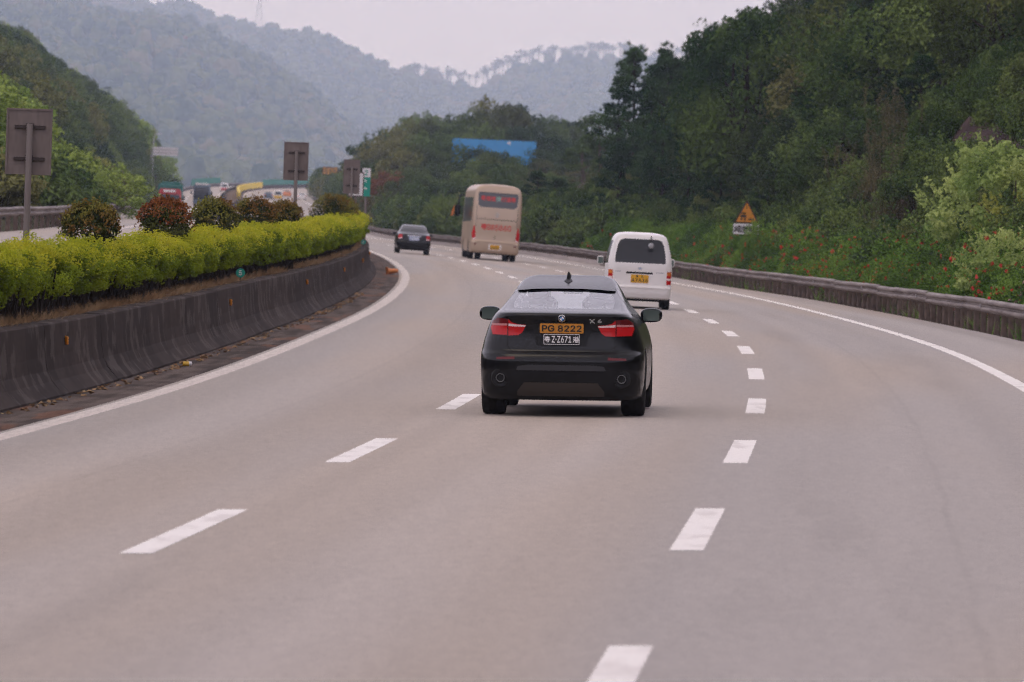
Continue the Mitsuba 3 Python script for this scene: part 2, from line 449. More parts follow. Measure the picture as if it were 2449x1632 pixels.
class Mountain:
    def __init__(self, name, skyline, dist, foot, foot_z, tall, seed, power, rough):
        pts = np.array([at(px, py, dist) for px, py in skyline])
        pts = pts[np.argsort(pts[:, 0])]
        self.ridge, self.d, self.foot, self.fz = PchipInterpolator(pts[:, 0], pts[:, 2] - tall), dist, foot, foot_z
        self.x0, self.x1, self.seed, self.power, self.rough = pts[0, 0], pts[-1, 0], seed, power, rough
        x, y = np.linspace(self.x0 - 800, self.x1 + 800, 190), np.concatenate([np.linspace(foot, dist, 60), dist + np.linspace(20, 1000, 12)])
        Y, X = np.meshgrid(y, x, indexing='ij')
        struct(name, grid_mesh(np.stack([X, Y, self.z(X, Y)], -1)), 'mat_hill_soil')

    def z(self, x, y):
        x, y = np.asarray(x, float), np.asarray(y, float)
        t = (y - self.foot) / (self.d - self.foot)
        up = np.clip(t, 0, 1) ** self.power
        top = self.ridge(np.clip(x, self.x0, self.x1))
        spur = meshkit.fbm(np.stack([x * 0.0028, y * 0.0014, 0 * x], -1), 3, self.seed) - 0.5
        z = self.fz + (top - self.fz) * up + self.rough * spur * np.sin(np.pi * np.clip(t, 0, 1))
        return np.where(t > 1, top - 0.12 * (y - self.d) * 1.6, z)


# wooded hills behind the camera: the black paint of the cars mirrors them
aa, rr = np.meshgrid(np.radians(np.linspace(172, 368, 90)), np.linspace(0, 1, 26), indexing='ij')
rad = 330 + 620 * rr
P = np.stack([rad * np.cos(aa), rad * np.sin(aa), 0 * aa], -1)
P[..., 2] = -6 + 130 * np.sin(np.pi / 2 * np.clip(rr * 1.15, 0, 1)) * (0.55 + 0.8 * meshkit.fbm(np.stack([4 * np.cos(aa), 4 * np.sin(aa), 0 * aa], -1), 3, 21)) + 7 * meshkit.fbm(P * 0.07, 3, 22) * (rr > 0.02)
struct('hills', grid_mesh(P), 'mat_hill_soil')
near_mountain = Mountain('near_mountain', [(-120, -95), (0, -60), (200, -8), (300, 28), (400, 36), (470, 50), (540, 92), (640, 142), (690, 185), (740, 215), (800, 275), (850, 330), (900, 390), (980, 440)],
                         8200, 4200, -4, 16, 5, 0.95, 66)
far_mountain = Mountain('far_mountain', [(-100, -70), (200, -45), (330, 0), (420, 3), (470, 15), (560, 45), (620, 57), (700, 64), (760, 84), (850, 127), (920, 154), (1000, 180), (1060, 191), (1105, 188), (1160, 160), (1220, 141),
                                         (1290, 129), (1400, 123), (1480, 132), (1560, 140), (1700, 140), (1900, 110), (2400, 60)], 11800, 8600, -4, 18, 9, 0.95, 86)

# ------------------------------------------------------------------ guardrails
mat('rail_steel', lambda p, n, uv: MX((0.120, 0.088, 0.077), (0.225, 0.182, 0.165), SS(0.3, 0.7, FB(p.x * 0.9, p.y * 0.45, p.z * 7, 4))) * (0.85 + 0.3 * N(p.x * 9, p.y * 3.0, p.z * 14)), 0.55, metal=0.25, spec=0.4)
mat('post_rust', lambda p, n, uv: MX((0.075, 0.053, 0.045), (0.205, 0.150, 0.122), FB(p.x * 6, p.y * 1.3, p.z * 6, 3)), 0.85, spec=0.2)
mat('galvanised', (0.33, 0.30, 0.29), 0.5, metal=0.4)
W_BEAM = [(0, 0.310), (-0.012, 0.300), (-0.075, 0.265), (-0.082, 0.235), (-0.075, 0.205), (-0.010, 0.170), (-0.008, 0.140), (-0.075, 0.105), (-0.082, 0.075), (-0.075, 0.045), (-0.012, 0.010), (0, 0.0)]


def beam(d0, d1, o, side, base):
    front = np.array(W_BEAM)
    loop = np.vstack([front, front[::-1] + np.array([0.012, 0])])
    prof = np.stack([o + side * loop[:, 0], base + loop[:, 1]], 1)
    if side < 0:
        prof = prof[::-1]
    return swept(d0, d1, prof, 0.02, 1.0)[0]


def guardrail(label, side, o, d0, d1, seg, gap, far):
    t = thing('guardrail', label, 'guardrail')
    a, k = d0, 0
    while a < d1:
        wob = 0.018 * math.sin(k * 1.9) * (k % 3 > 0)
        obj('beam', beam(a - 0.12, a + seg, o + 0.006 * side * (k % 2), side, 0.50 + wob), 'mat_rail_steel', t, smooth=False)
        a, k = a + seg, k + 1
    post = cat([bx(0.15, 0.17, 0.93, (0.0, 0, 0.235), 0.03), bx(0.09, 0.16, 0.30, (-0.075 * side, 0, 0.62))])
    if gap < 3:                                               # rounded tops, as the near posts have
        post = cat([post, lathe([(0, 0.0), (0.068, 0.0), (0.066, 0.02), (0.0, 0.05)], 12).apply_translation((0, 0, 0.70))])
    pd = mikit.ply(post, 'mat_post_rust')
    rng = np.random.default_rng(3)
    for d in np.arange(d0 + 0.4, d1, gap):
        p = R(d, o + 0.19 * side)
        edge = (road_z(d, o))
        obj('post', pd, None, t, tw=T().translate([p[0], p[1], float(edge)]).rotate([0, 0, 1], -math.degrees(heading(d)) + float(rng.normal(0, 2))).rotate([0, 1, 0], float(rng.normal(0, 1.2))))
    if side > 0:
        pl = mikit.ply(bx(0.03, 0.10, 0.10, bevel=0.008), 'mat_galvanised')
        for d in np.arange(d0 + 3.0, d0 + 260, 21.0):
            p = R(d, o - 0.09, 0.655)
            obj('reflector', pl, None, t, tw=T().translate(p.tolist()))
    if far < d1:
        mm = swept(far, d1, [(o + 0.05 * side - 0.25, -0.05), (o + 0.05 * side - 0.22, 0.24), (o + 0.05 * side + 0.30, 0.26), (o + 0.05 * side + 0.32, -0.05)][::-1], 0.02)[0]
        obj('concrete_footing', mm, 'mat_concrete', t)


guardrail('rusty brown steel guardrail on close posts along the right edge of the carriageway', 1, RAIL, 66.0, 566.0, 6.0, 2.0, 318.0)
guardrail('weathered guardrail along the far left edge of the opposite carriageway', -1, -13.35, 150.0, 1180.0, 10.0, 4.0, 1200)
t = thing('guardrail', 'dark guardrail on the outside of the far bend, beyond the oncoming traffic', 'guardrail')
for a in np.arange(1180, 1760, 20.0):
    obj('beam', beam(a, a + 20, -13.35, -1, 0.46), 'mat_rail_steel', t)
    obj('rail_wall', swept(a, a + 19.9, [(-13.25, -0.05), (-13.27, 0.44), (-13.55, 0.44), (-13.58, -0.05)], 0.03)[0], 'mat_wall', t)
t = thing('guardrail', 'low guardrail on the right side of the distant stretch of our carriageway', 'guardrail')
for a in np.arange(566, 1760, 20.0):
    obj('beam', beam(a, a + 20, RAIL, 1, 0.50), 'mat_rail_steel', t)

# ------------------------------------------------------------------ leaves, trees, shrubs


def leaf_mat(name, a, b, c=None, scale=1.1, thin=0.0):
    """Leaf colour varies from plant to plant and from spray to spray."""
    def f(p, n, uv):
        t = FB(p.x * scale, p.y * scale * 0.7, p.z * scale, 2)
        col = MX(a, b, SS(0.3, 0.7, t))
        if c is not None:
            col = MX(col, c, SS(0.56, 0.74, FB(p.x * scale * 0.45 + 9, p.y * scale * 0.3, p.z * scale * 0.45, 2)))
        return col * (0.80 + 0.4 * N(p.x * 7.3, p.y * 5.1, p.z * 7.7))
    if thin:
        scene['mat_' + name] = {'type': 'principledthin', 'base_color': mikit.proc(f), 'roughness': 0.6, 'diff_trans': thin, 'spec_trans': 0.0, 'eta': 1.35}
        return 'mat_' + name
    return diff(name, f)


leaf_mat('hedge_leaf', (0.16, 0.22, 0.022), (0.30, 0.37, 0.034), None, 1.5, thin=0.7)
leaf_mat('hedge_tip', (0.40, 0.44, 0.032), (0.56, 0.54, 0.048), None, 1.5, thin=0.7)
leaf_mat('topiary_leaf', (0.045, 0.060, 0.022), (0.105, 0.115, 0.036), None, 2.5)
leaf_mat('topiary_tip', (0.21, 0.115, 0.036), (0.22, 0.215, 0.050), None, 2.0)
leaf_mat('red_tip', (0.22, 0.060, 0.030), (0.26, 0.11, 0.035), None, 2.0)
leaf_mat('dry_grass', (0.33, 0.20, 0.11), (0.44, 0.30, 0.17), None, 2.0)
leaf_mat('pine_needle', (0.030, 0.070, 0.032), (0.078, 0.136, 0.055), None, 0.5)
leaf_mat('broad_leaf', (0.030, 0.066, 0.024), (0.108, 0.162, 0.046), None, 0.30)
leaf_mat('scrub_leaf', (0.075, 0.125, 0.044), (0.175, 0.235, 0.072), (0.20, 0.20, 0.080), 0.5)
leaf_mat('flower_leaf', (0.115, 0.215, 0.042), (0.190, 0.300, 0.060), (0.080, 0.145, 0.042), 0.45)
leaf_mat('bright_leaf', (0.28, 0.39, 0.12), (0.50, 0.58, 0.21), (0.54, 0.56, 0.16), 0.8, thin=0.6)
leaf_mat('olive_leaf', (0.066, 0.094, 0.030), (0.165, 0.190, 0.058), None, 0.30)
leaf_mat('dull_leaf', (0.030, 0.054, 0.028), (0.078, 0.106, 0.046), None, 0.30)
leaf_mat('reed', (0.105, 0.098, 0.052), (0.17, 0.15, 0.085), None, 0.5)
leaf_mat('left_leaf', (0.085, 0.135, 0.052), (0.170, 0.230, 0.075), (0.21, 0.21, 0.08), 0.12)
leaf_mat('left_bright_leaf', (0.22, 0.32, 0.085), (0.36, 0.45, 0.12), (0.36, 0.37, 0.10), 0.4)
leaf_mat('mid_leaf', (0.050, 0.085, 0.040), (0.115, 0.160, 0.062), (0.150, 0.145, 0.066), 0.12)
leaf_mat('hill_leaf', (0.030, 0.062, 0.034), (0.120, 0.150, 0.060), (0.170, 0.155, 0.075), 0.045)
leaf_mat('autumn_leaf', (0.20, 0.075, 0.045), (0.24, 0.115, 0.065), None, 0.4)
mat('petal_red', (0.55, 0.045, 0.03), 0.6)
mat('petal_pink', (0.62, 0.36, 0.38), 0.6)
mat('petal_yellow', (0.62, 0.40, 0.04), 0.6)
mat('bark', lambda p, n, uv: MX((0.055, 0.040, 0.032), (0.13, 0.10, 0.08), FB(p.x * 5, p.y * 5, p.z * 1.5, 3)), 0.9, spec=0.2)
mat('dark_stem', (0.030, 0.022, 0.018), 0.9, spec=0.2)
mat('pale_trunk', (0.16, 0.13, 0.11), 0.9, spec=0.2)


def unit(v):
    return v / (np.linalg.norm(v, axis=-1, keepdims=True) + 1e-9)


def leaf_cards(c, n, size, rng, aspect=0.55, droop=0.12):
    """One bent, pointed leaf (two triangles) at each centre, facing along n."""
    k = len(c)
    n = unit(n)
    t = unit(np.cross(n, rng.normal(size=(k, 3))))
    b = np.cross(n, t)
    s = np.broadcast_to(np.asarray(size, float), (k,))[:, None]
    v = np.stack([c - t * s * 0.5 - n * s * droop, c + b * s * aspect * 0.5 + n * s * droop, c + t * s * 0.5 - n * s * droop, c - b * s * aspect * 0.5 + n * s * droop], 1).reshape(-1, 3)
    i = np.arange(k)[:, None] * 4
    return trimesh.Trimesh(v, np.vstack([i + [0, 2, 1], i + [0, 3, 2]]), process=False)


def sphere_dirs(rng, k, low=-1.0):
    d = unit(rng.normal(size=(k * 3, 3)))
    return d[d[:, 2] > low][:k]


def clump_leaves(rng, centres, radii, per, size, up=0.5, aspect=0.55, fill=0.55):
    c = np.repeat(np.asarray(centres, float), per, 0)
    r = np.repeat(np.broadcast_to(radii, (len(centres),)), per)
    d = unit(rng.normal(size=(len(c), 3)))
    p = c + d * (r * (fill + (1 - fill) * rng.random(len(c)) ** 0.6))[:, None] * np.array([1, 1, 0.8])
    n = d * 0.8 + np.array([0, 0, up]) + rng.normal(size=(len(c), 3)) * 0.45
    return leaf_cards(p, n, size * rng.uniform(0.7, 1.3, len(c)), rng, aspect)


def branches(rng, base_r, h, tips, start=0.35, sides=6):
    """A tapered trunk with limbs that reach towards the tips."""
    lean = rng.normal(size=2) * 0.03 * h
    tr = [np.array([0, 0, -0.4]), np.array([lean[0] * 0.3, lean[1] * 0.3, h * 0.35]), np.array([lean[0], lean[1], h * 0.75]), np.array([lean[0], lean[1], h])]
    ms = [tube(tr, [base_r * 1.25, base_r, base_r * 0.6, base_r * 0.2], sides + 2)]
    for tp in tips:
        z = rng.uniform(start, 0.8) * h
        a = np.array([lean[0] * z / h, lean[1] * z / h, z])
        mid = (a + tp) / 2 + np.array([0, 0, -0.06 * h]) * rng.random()
        ms.append(tube([a, mid, tp], [base_r * 0.42, base_r * 0.28, base_r * 0.08], sides))
    return cat(ms)


def broad_tree(seed, h, rx, clumps, per, leaf, low=0.28, rclump=(0.5, 0.85), squash=1.0):
    rng = np.random.default_rng(seed)
    d = sphere_dirs(rng, clumps, -0.75)
    rad = rng.uniform(0.55, 1.0, len(d)) ** 0.6 * (0.78 + 0.44 * meshkit.noise(d * 1.7 + seed))
    zc, rz = h * (1 + low) / 2, h * (1 - low) / 2 * squash
    c = np.stack([d[:, 0] * rx * rad, d[:, 1] * rx * rad, zc + d[:, 2] * rz * rad], 1)
    r = rng.uniform(*rclump, len(c))
    crown = clump_leaves(rng, c, r, per, leaf)
    trunk = branches(rng, 0.035 * h * 0.6, h * 0.8, c[rng.choice(len(c), 9)] * np.array([0.7, 0.7, 0.9]))
    return trunk, crown


def pine_tree(seed, h, rx, tufts, needles):
    rng = np.random.default_rng(seed)
    ms, tips = [], []
    zs = np.sort(rng.uniform(0.20, 1.0, 34) ** 0.85) * h
    for z in zs:
        reach = rx * (1.02 - (z / h) ** 1.6) * rng.uniform(0.55, 1.1) + 0.25
        a = rng.uniform(0, 2 * np.pi)
        tips.append(np.array([math.cos(a) * reach, math.sin(a) * reach, z + 0.28 * reach]))
    lean = rng.normal(size=2) * 0.02 * h
    wood = [tube([[0, 0, -0.5], [0, 0, h * 0.4], [lean[0], lean[1], h]], [0.16, 0.12, 0.03], 8)]
    pc, pd = [], []
    per = max(3, tufts // len(tips))
    for tp in tips:
        a = np.array([lean[0] * tp[2] / h, lean[1] * tp[2] / h, tp[2] - 0.35 * np.hypot(tp[0], tp[1])])
        wood.append(tube([a, (a + tp) / 2 - [0, 0, 0.08], tp], [0.05, 0.035, 0.012], 5))
        t = rng.uniform(0.0, 1.0, per) ** 0.55 * 0.7 + 0.36
        q = a + (tp - a) * t[:, None] + rng.normal(size=(per, 3)) * np.array([0.24, 0.24, 0.11])
        pc.append(q)
        pd.append(unit((tp - a)[None] * 0.5 + np.array([0, 0, 0.9]) + rng.normal(size=(per, 3)) * 0.35))
    top = np.array([lean[0], lean[1], h])
    pc.append(top + rng.normal(size=(14, 3)) * [0.22, 0.22, 0.3]); pd.append(unit(rng.normal(size=(14, 3)) * 0.3 + [0, 0, 1.0]))
    pc, pd = np.vstack(pc), np.vstack(pd)
    k = len(pc)
    c, ax = np.repeat(pc, needles, 0), np.repeat(pd, needles, 0)
    d = unit(ax * 0.75 + rng.normal(size=c.shape) * 0.55)
    ln = rng.uniform(0.20, 0.40, len(c))[:, None]
    side = unit(np.cross(d, rng.normal(size=c.shape))) * 0.045
    v = np.stack([c - side, c + side, c + d * ln], 1).reshape(-1, 3)
    crown = trimesh.Trimesh(v, np.arange(len(v)).reshape(-1, 3), process=False)
    return cat(wood), crown


def shrub(seed, r, h, clumps, per, leaf, rclump=0.34, shoots=0, fill=0.4):
    rng = np.random.default_rng(seed)
    d = sphere_dirs(rng, clumps, -0.3)
    rad = rng.uniform(0.5, 1.0, len(d)) ** 0.5 * (0.75 + 0.5 * meshkit.noise(d * 1.9 + seed))
    c = np.stack([d[:, 0] * r * rad, d[:, 1] * r * rad, h * 0.42 + d[:, 2] * h * 0.52 * rad], 1)
    f = clump_leaves(rng, c, rclump * rng.uniform(0.7, 1.3, len(c)), per, leaf, fill=fill)
    if shoots:                                                # leafy shoots that stick out of the outline
        a = rng.uniform(0, 2 * np.pi, shoots)
        b = np.stack([np.cos(a) * r * 0.75 * rng.random(shoots), np.sin(a) * r * 0.75 * rng.random(shoots), np.full(shoots, h * 0.75)], 1)
        e = b + np.stack([np.cos(a) * 0.35, np.sin(a) * 0.35, rng.uniform(0.35, 0.9, shoots) * h * 0.45], 1)
        t = np.linspace(0, 1, 9)
        p = (b[:, None] + (e - b)[:, None] * t[None, :, None]).reshape(-1, 3)
        p = p + rng.normal(size=p.shape) * leaf * 0.5
        f = cat([f, leaf_cards(p, rng.normal(size=p.shape) + [0, 0, 0.8], leaf * 1.15, rng)])
    st = rng.uniform(0, 2 * np.pi, 7)
    stems = cat([tube([[0.12 * math.cos(x), 0.12 * math.sin(x), -0.35], [r * 0.35 * math.cos(x), r * 0.35 * math.sin(x), h * 0.6]], [0.03, 0.012], 5) for x in st])
    return stems, f


def kind(name, parts):
    """A plant to be set many times: a group of parts, each (part name, mesh, material)."""
    scene['kind_' + name] = {'type': 'shapegroup', **{n: mikit.ply(m, mt, smooth=sm) for n, m, mt, sm in [(*x, False)[:4] for x in parts]}}
    return 'kind_' + name


def plant(k, name, label, category, p, size=1.0, turn=0.0, group=None, lean=0.0, tall=None):
    key = thing(name, label, category, group)
    for n in scene[k]:
        if n in ('new_shoots', 'blossoms', 'plumes'):
            tag(f'{key}__{n}', kind='stuff')
    s = [size, size, size if tall is None else tall]
    scene[key] = {'type': 'instance', 'shape': {'type': 'ref', 'id': k}, 'to_world': T().translate([float(x) for x in p]).rotate([0, 0, 1], float(turn)).rotate([1, 0, 0], float(lean)).scale([float(x) for x in s])}
    return key

# ------------------------------------------------------------------ median: hedge, clipped shrubs, dry grass
def hedge_bush(seed, leaf, dens):
    rng = np.random.default_rng(seed)
    k = 40
    c = np.stack([rng.uniform(-0.42, 0.42, k), rng.uniform(-0.62, 0.62, k), rng.uniform(0.42, 1.04, k)], 1)
    c[:, 2] = np.minimum(c[:, 2], 1.04 - 0.22 * (np.abs(c[:, 1]) / 0.6) ** 2 - 0.15 * (c[:, 0] / 0.4) ** 2 + rng.normal(size=k) * 0.05)
    c = c[(np.abs(c[:, 0]) > 0.2) | (c[:, 2] > 0.75) | (rng.random(k) < 0.3)]
    cr = rng.uniform(0.10, 0.22, len(c))
    f = clump_leaves(rng, c, cr, int(185 * dens), leaf * 1.12, fill=0.45)
    tip = []
    for ce, r in zip(c, cr):                                  # young shoots on the tops of the clumps, thickest on the crown of the bush
        k = int(rng.poisson(dens * (36 if ce[2] > 0.84 else 9 if ce[2] > 0.70 else 0)))
        if not k:
            continue
        dd = sphere_dirs(rng, k, 0.05)
        q = np.repeat(ce + dd * r, 4, 0)
        step = np.tile(np.arange(4), len(dd))[:, None]
        q = q + np.repeat(dd * 0.5 + [0, 0, 0.7], 4, 0) * step * 0.030 + rng.normal(size=q.shape) * 0.018
        tip.append(leaf_cards(q, rng.normal(size=q.shape) * 0.7 + [0, 0, 0.5], leaf * 0.9, rng, 0.5))
    st = [tube([[x0, y0, -0.05], [x0 + rng.normal() * 0.06, y0 + rng.normal() * 0.08, 0.35], [x0 * 1.5, y0 * 1.3, 0.75]], [0.026, 0.022, 0.010], 5) for x0, y0 in rng.uniform(-0.3, 0.3, (18, 2)) * [0.8, 2.1]]
    return [('stems', cat(st), 'mat_dark_stem'), ('foliage', f, 'mat_hedge_leaf'), ('new_shoots', cat(tip), 'mat_hedge_tip')]


near_hedge = [kind(f'hedge_near_{i}', hedge_bush(20 + i, 0.050, 1.0)) for i in range(4)]
far_hedge = [kind(f'hedge_far_{i}', hedge_bush(30 + i, 0.085, 0.38)) for i in range(3)]
rng = np.random.default_rng(5)
d = 50.0
while d < 262:
    p = R(d, -2.05 + rng.normal() * 0.05, 0.86)
    kk = (near_hedge if d < 110 else far_hedge)[rng.integers(4 if d < 110 else 3)]
    plant(kk, 'hedge_bush', 'yellow-green clipped hedge bush in the row along the top of the median wall', 'hedge', p, float(rng.uniform(0.93, 1.07)), float(rng.choice([0, 180]) + rng.normal(0, 6)),
          'hedge bushes in the row along the median', tall=float(np.interp(d, [60, 75, 95, 130, 190], [0.96, 0.88, 0.82, 0.87, 0.98]) * rng.uniform(0.94, 1.06)))
    d += float(rng.uniform(0.98, 1.30))


def topiary(seed, r, tip_mat, thick):
    rng = np.random.default_rng(seed)
    dd = sphere_dirs(rng, 60)
    c = dd * r * (0.62 + 0.25 * rng.random((60, 1))) * [1, 1, 0.92] + [0, 0, 1.22]
    f = clump_leaves(rng, c, r * 0.34, 55, 0.062, fill=0.3)
    dd = sphere_dirs(rng, 420, -0.15)
    sel = rng.random(len(dd)) < np.clip(0.25 + dd[:, 2], 0.05, 1)
    q = np.repeat(dd[sel], 4, 0)
    q = q * r * (0.98 + 0.13 * rng.random((len(q), 1))) * [1, 1, 0.95] + rng.normal(size=q.shape) * 0.035 + [0, 0, 1.22]
    tip = leaf_cards(q, rng.normal(size=q.shape) * 0.7 + [0, 0, 0.4], 0.066, rng, 0.45)
    st = cat([tube([[0.02 * a, 0.03 * b, -0.1], [0.05 * a, 0.06 * b, 0.6], [0.12 * a, 0.16 * b, 1.15]], [0.028, 0.024, 0.012], 6) for a, b in ((1, 1), (-1, 0.6), (0.3, -1))])
    return [('stems', st, 'mat_dark_stem'), ('foliage', f, 'mat_topiary_leaf'), ('new_shoots', tip, tip_mat)]


for i, (x, dd, r, tip, lab) in enumerate([
        (208, 87, 0.42, 'topiary_tip', 'round clipped olive and bronze shrub, nearest of the row on the median'),
        (380, 100, 0.44, 'red_tip', 'round shrub with red young leaves on top, in front of the oncoming truck'),
        (493, 112, 0.42, 'topiary_tip', 'dark round shrub on the median in front of the oncoming grey coach'),
        (586, 125, 0.45, 'topiary_tip', 'broad dark clipped shrub left of the middle sign post'),
        (655, 134, 0.38, 'topiary_tip', 'dark clipped shrub at the foot of the middle sign post'),
        (762, 168, 0.62, 'topiary_tip', 'brown-green clipped shrub left of the farthest sign back'),
        (806, 186, 0.56, 'topiary_tip', 'dark clipped shrub under the farthest sign back'),
        (836, 205, 0.55, 'topiary_tip', 'bronze clipped shrub under the green and white sign, last of the row')]):
    kk = kind(f'topiary_{i}', topiary(60 + i, r, 'mat_' + tip, 1))
    ds = np.linspace(70, 230, 1601)                           # where the hedge row passes this direction
    dd = float(ds[np.argmin(np.abs(xl(ds) - 2.25 - at(x, 500, 1.0)[0] * ds) + 0.02 * np.abs(ds - dd))])
    p = R(dd, -2.25, 0.79)
    plant(kk, 'clipped_shrub', lab, 'shrub', p)


def tufts(spots, per, h, w, spread, seed, lean=0.5):
    rng = np.random.default_rng(seed)
    c = np.repeat(np.asarray(spots, float), per, 0)
    c = c + rng.normal(size=c.shape) * [spread, spread, 0]
    e = c + np.stack([rng.normal(size=len(c)) * lean * h, rng.normal(size=len(c)) * lean * h, h * rng.uniform(0.4, 1.1, len(c))], 1)
    s = unit(rng.normal(size=c.shape) * [1, 1, 0.1]) * w
    v = np.stack([c - s, c + s, e], 1).reshape(-1, 3)
    return trimesh.Trimesh(v, np.arange(len(v)).reshape(-1, 3), process=False)


rng = np.random.default_rng(8)
sp = []
for dd in np.arange(58, 235, 0.22):
    if meshkit.noise(np.array([dd * 0.28, 0.5, 0]), 3) > 0.47 or rng.random() < 0.08:
        sp.append(R(dd, -1.58 - 0.28 * rng.random(), 0.88))
tag(obj('dry_grass', tufts(sp, 34, 0.17, 0.005, 0.07, 2, 0.7), 'mat_dry_grass'), 'dry straw-coloured grass along the top of the median wall', 'grass', kind='stuff')

# ------------------------------------------------------------------ right bank: weeds, flowering shrubs, scrub, bright tree
sp = [R(dd, rng.uniform(14.6, 16.0), 0.02) for dd in rng.uniform(104, 330, 1500) if meshkit.noise(np.array([dd * 0.16, 2.0, 0]), 9) > 0.5 or dd < 124]
tag(obj('roadside_weeds', tufts(sp, 26, 0.42, 0.014, 0.16, 4, 0.45), 'mat_flower_leaf'), 'green weeds growing under and behind the right guardrail', 'weeds', kind='stuff')


def flowering(seed, r, h, petal, blooms, size):
    rng = np.random.default_rng(seed)
    st, f = shrub(seed, r, h, 46, 62, 0.105, 0.34, 10)
    d = sphere_dirs(rng, blooms, -0.3)
    q = d * [r, r, h * 0.5] * rng.uniform(0.86, 1.08, (len(d), 1)) + [0, 0, h * 0.45]
    b = []
    for j in range(5):
        a = 2 * np.pi * j / 5
        b.append(leaf_cards(q + np.array([0.035 * math.cos(a), 0.02, 0.035 * math.sin(a)]), rng.normal(size=q.shape) * 0.5 + [0, -0.8, 0.3], size, rng, 0.75))
    return [('stems', st, 'mat_dark_stem'), ('foliage', f, 'mat_flower_leaf'), ('blossoms', cat(b), petal)]


red_f = [kind(f'red_flower_{i}', flowering(80 + i, 1.15, 2.05, 'mat_petal_red', n, 0.12)) for i, n in enumerate((18, 34, 5))]
pink_f = kind('pink_flower', flowering(90, 1.0, 1.5, 'mat_petal_pink', 12, 0.075))
rng = np.random.default_rng(12)
for row, o in enumerate((16.9, 15.6)):
    d = 138.0 if row else 150.0
    while d < 345:
        oo = o + rng.normal() * 0.25
        p = R(d, oo, 0)
        p[2] = right_ground(p[0], d) - 0.1
        s = rng.uniform(0.82, 1.12) * (1.06 if row == 0 else 0.72)
        if seen(p + [0, 0, 1]):
            which = 2 if d > 270 else int(rng.choice([0, 1, 1, 0, 2]))
            plant(red_f[which], 'flowering_shrub', 'green leafy shrub dotted with red flowers in the bed behind the right guardrail', 'shrub', p, s, rng.uniform(0, 360),
                  'red flowering shrubs behind the right guardrail', tall=s * rng.uniform(0.9, 1.1))
        d += float(rng.uniform(1.5, 2.4))
for i, d in enumerate((124, 128, 131, 135.5, 141)):
    p = R(d, 15.9 + 0.3 * (i % 2), 0)
    p[2] = right_ground(p[0], d) - 0.1
    plant(pink_f, 'flowering_shrub', 'dark green shrub with pale pink flowers low at the right guardrail, under the bright tree', 'shrub', p, rng.uniform(0.85, 1.1), rng.uniform(0, 360), 'pink flowering shrubs under the bright tree')

tr, cr = broad_tree(41, 5.3, 2.9, 84, 58, 0.26, low=0.05, rclump=(0.35, 0.6))
rr = np.random.default_rng(43)
sh = []
for _ in range(70):                                           # long leafy shoots that stick out of its outline
    a, e = rr.uniform(0, 2 * np.pi), rr.uniform(-0.1, 1.2)
    q = np.array([math.cos(a) * math.cos(e) * 2.75, math.sin(a) * math.cos(e) * 2.75, 2.7 + 2.35 * math.sin(e)])
    t = np.linspace(0, 1, 12)[:, None]
    c = q + t * (unit(q - [0, 0, 2.6]) * 0.5 + [0, 0, 0.45]) * rr.uniform(0.7, 1.5)
    c = np.repeat(c, 2, 0) + rr.normal(size=(24, 3)) * 0.05
    sh.append(leaf_cards(c, rr.normal(size=c.shape) + [0, 0, 0.6], 0.19, rr, 0.5))
bright = kind('bright_tree', [('trunk', tr, 'mat_bark'), ('crown', cat([cr, *sh]), 'mat_bright_leaf')])
d = 166
p = R(d, 17.9, 0); p[2] = right_ground(p[0], d) - 0.5
plant(bright, 'leafy_tree', 'bright yellow-green leafy tree at the right edge of the picture, in front of the rock', 'tree', p, 0.86, 40, tall=0.80)
d = 158
p = R(d, 19.6, 0); p[2] = right_ground(p[0], d) - 1.8
plant(bright, 'leafy_tree', 'second bright green leafy tree, lower and cut by the right edge of the picture', 'tree', p, 0.7, 200)

d = 147
p = R(d, 16.3, 0); p[2] = right_ground(p[0], d) - 0.3
plant(bright, 'leafy_tree', 'lowest bright green leafy bush, right behind the guardrail at the right edge of the picture', 'tree', p, 0.50, 110, tall=0.46)

scrub = [kind(f'scrub_{i}', list(zip(('stems', 'foliage'), shrub(100 + i, 1.45, 2.2, 60, 64, 0.13, 0.36, 16), ('mat_dark_stem', m))))
         for i, m in enumerate(('mat_scrub_leaf', 'mat_scrub_leaf', 'mat_broad_leaf'))]


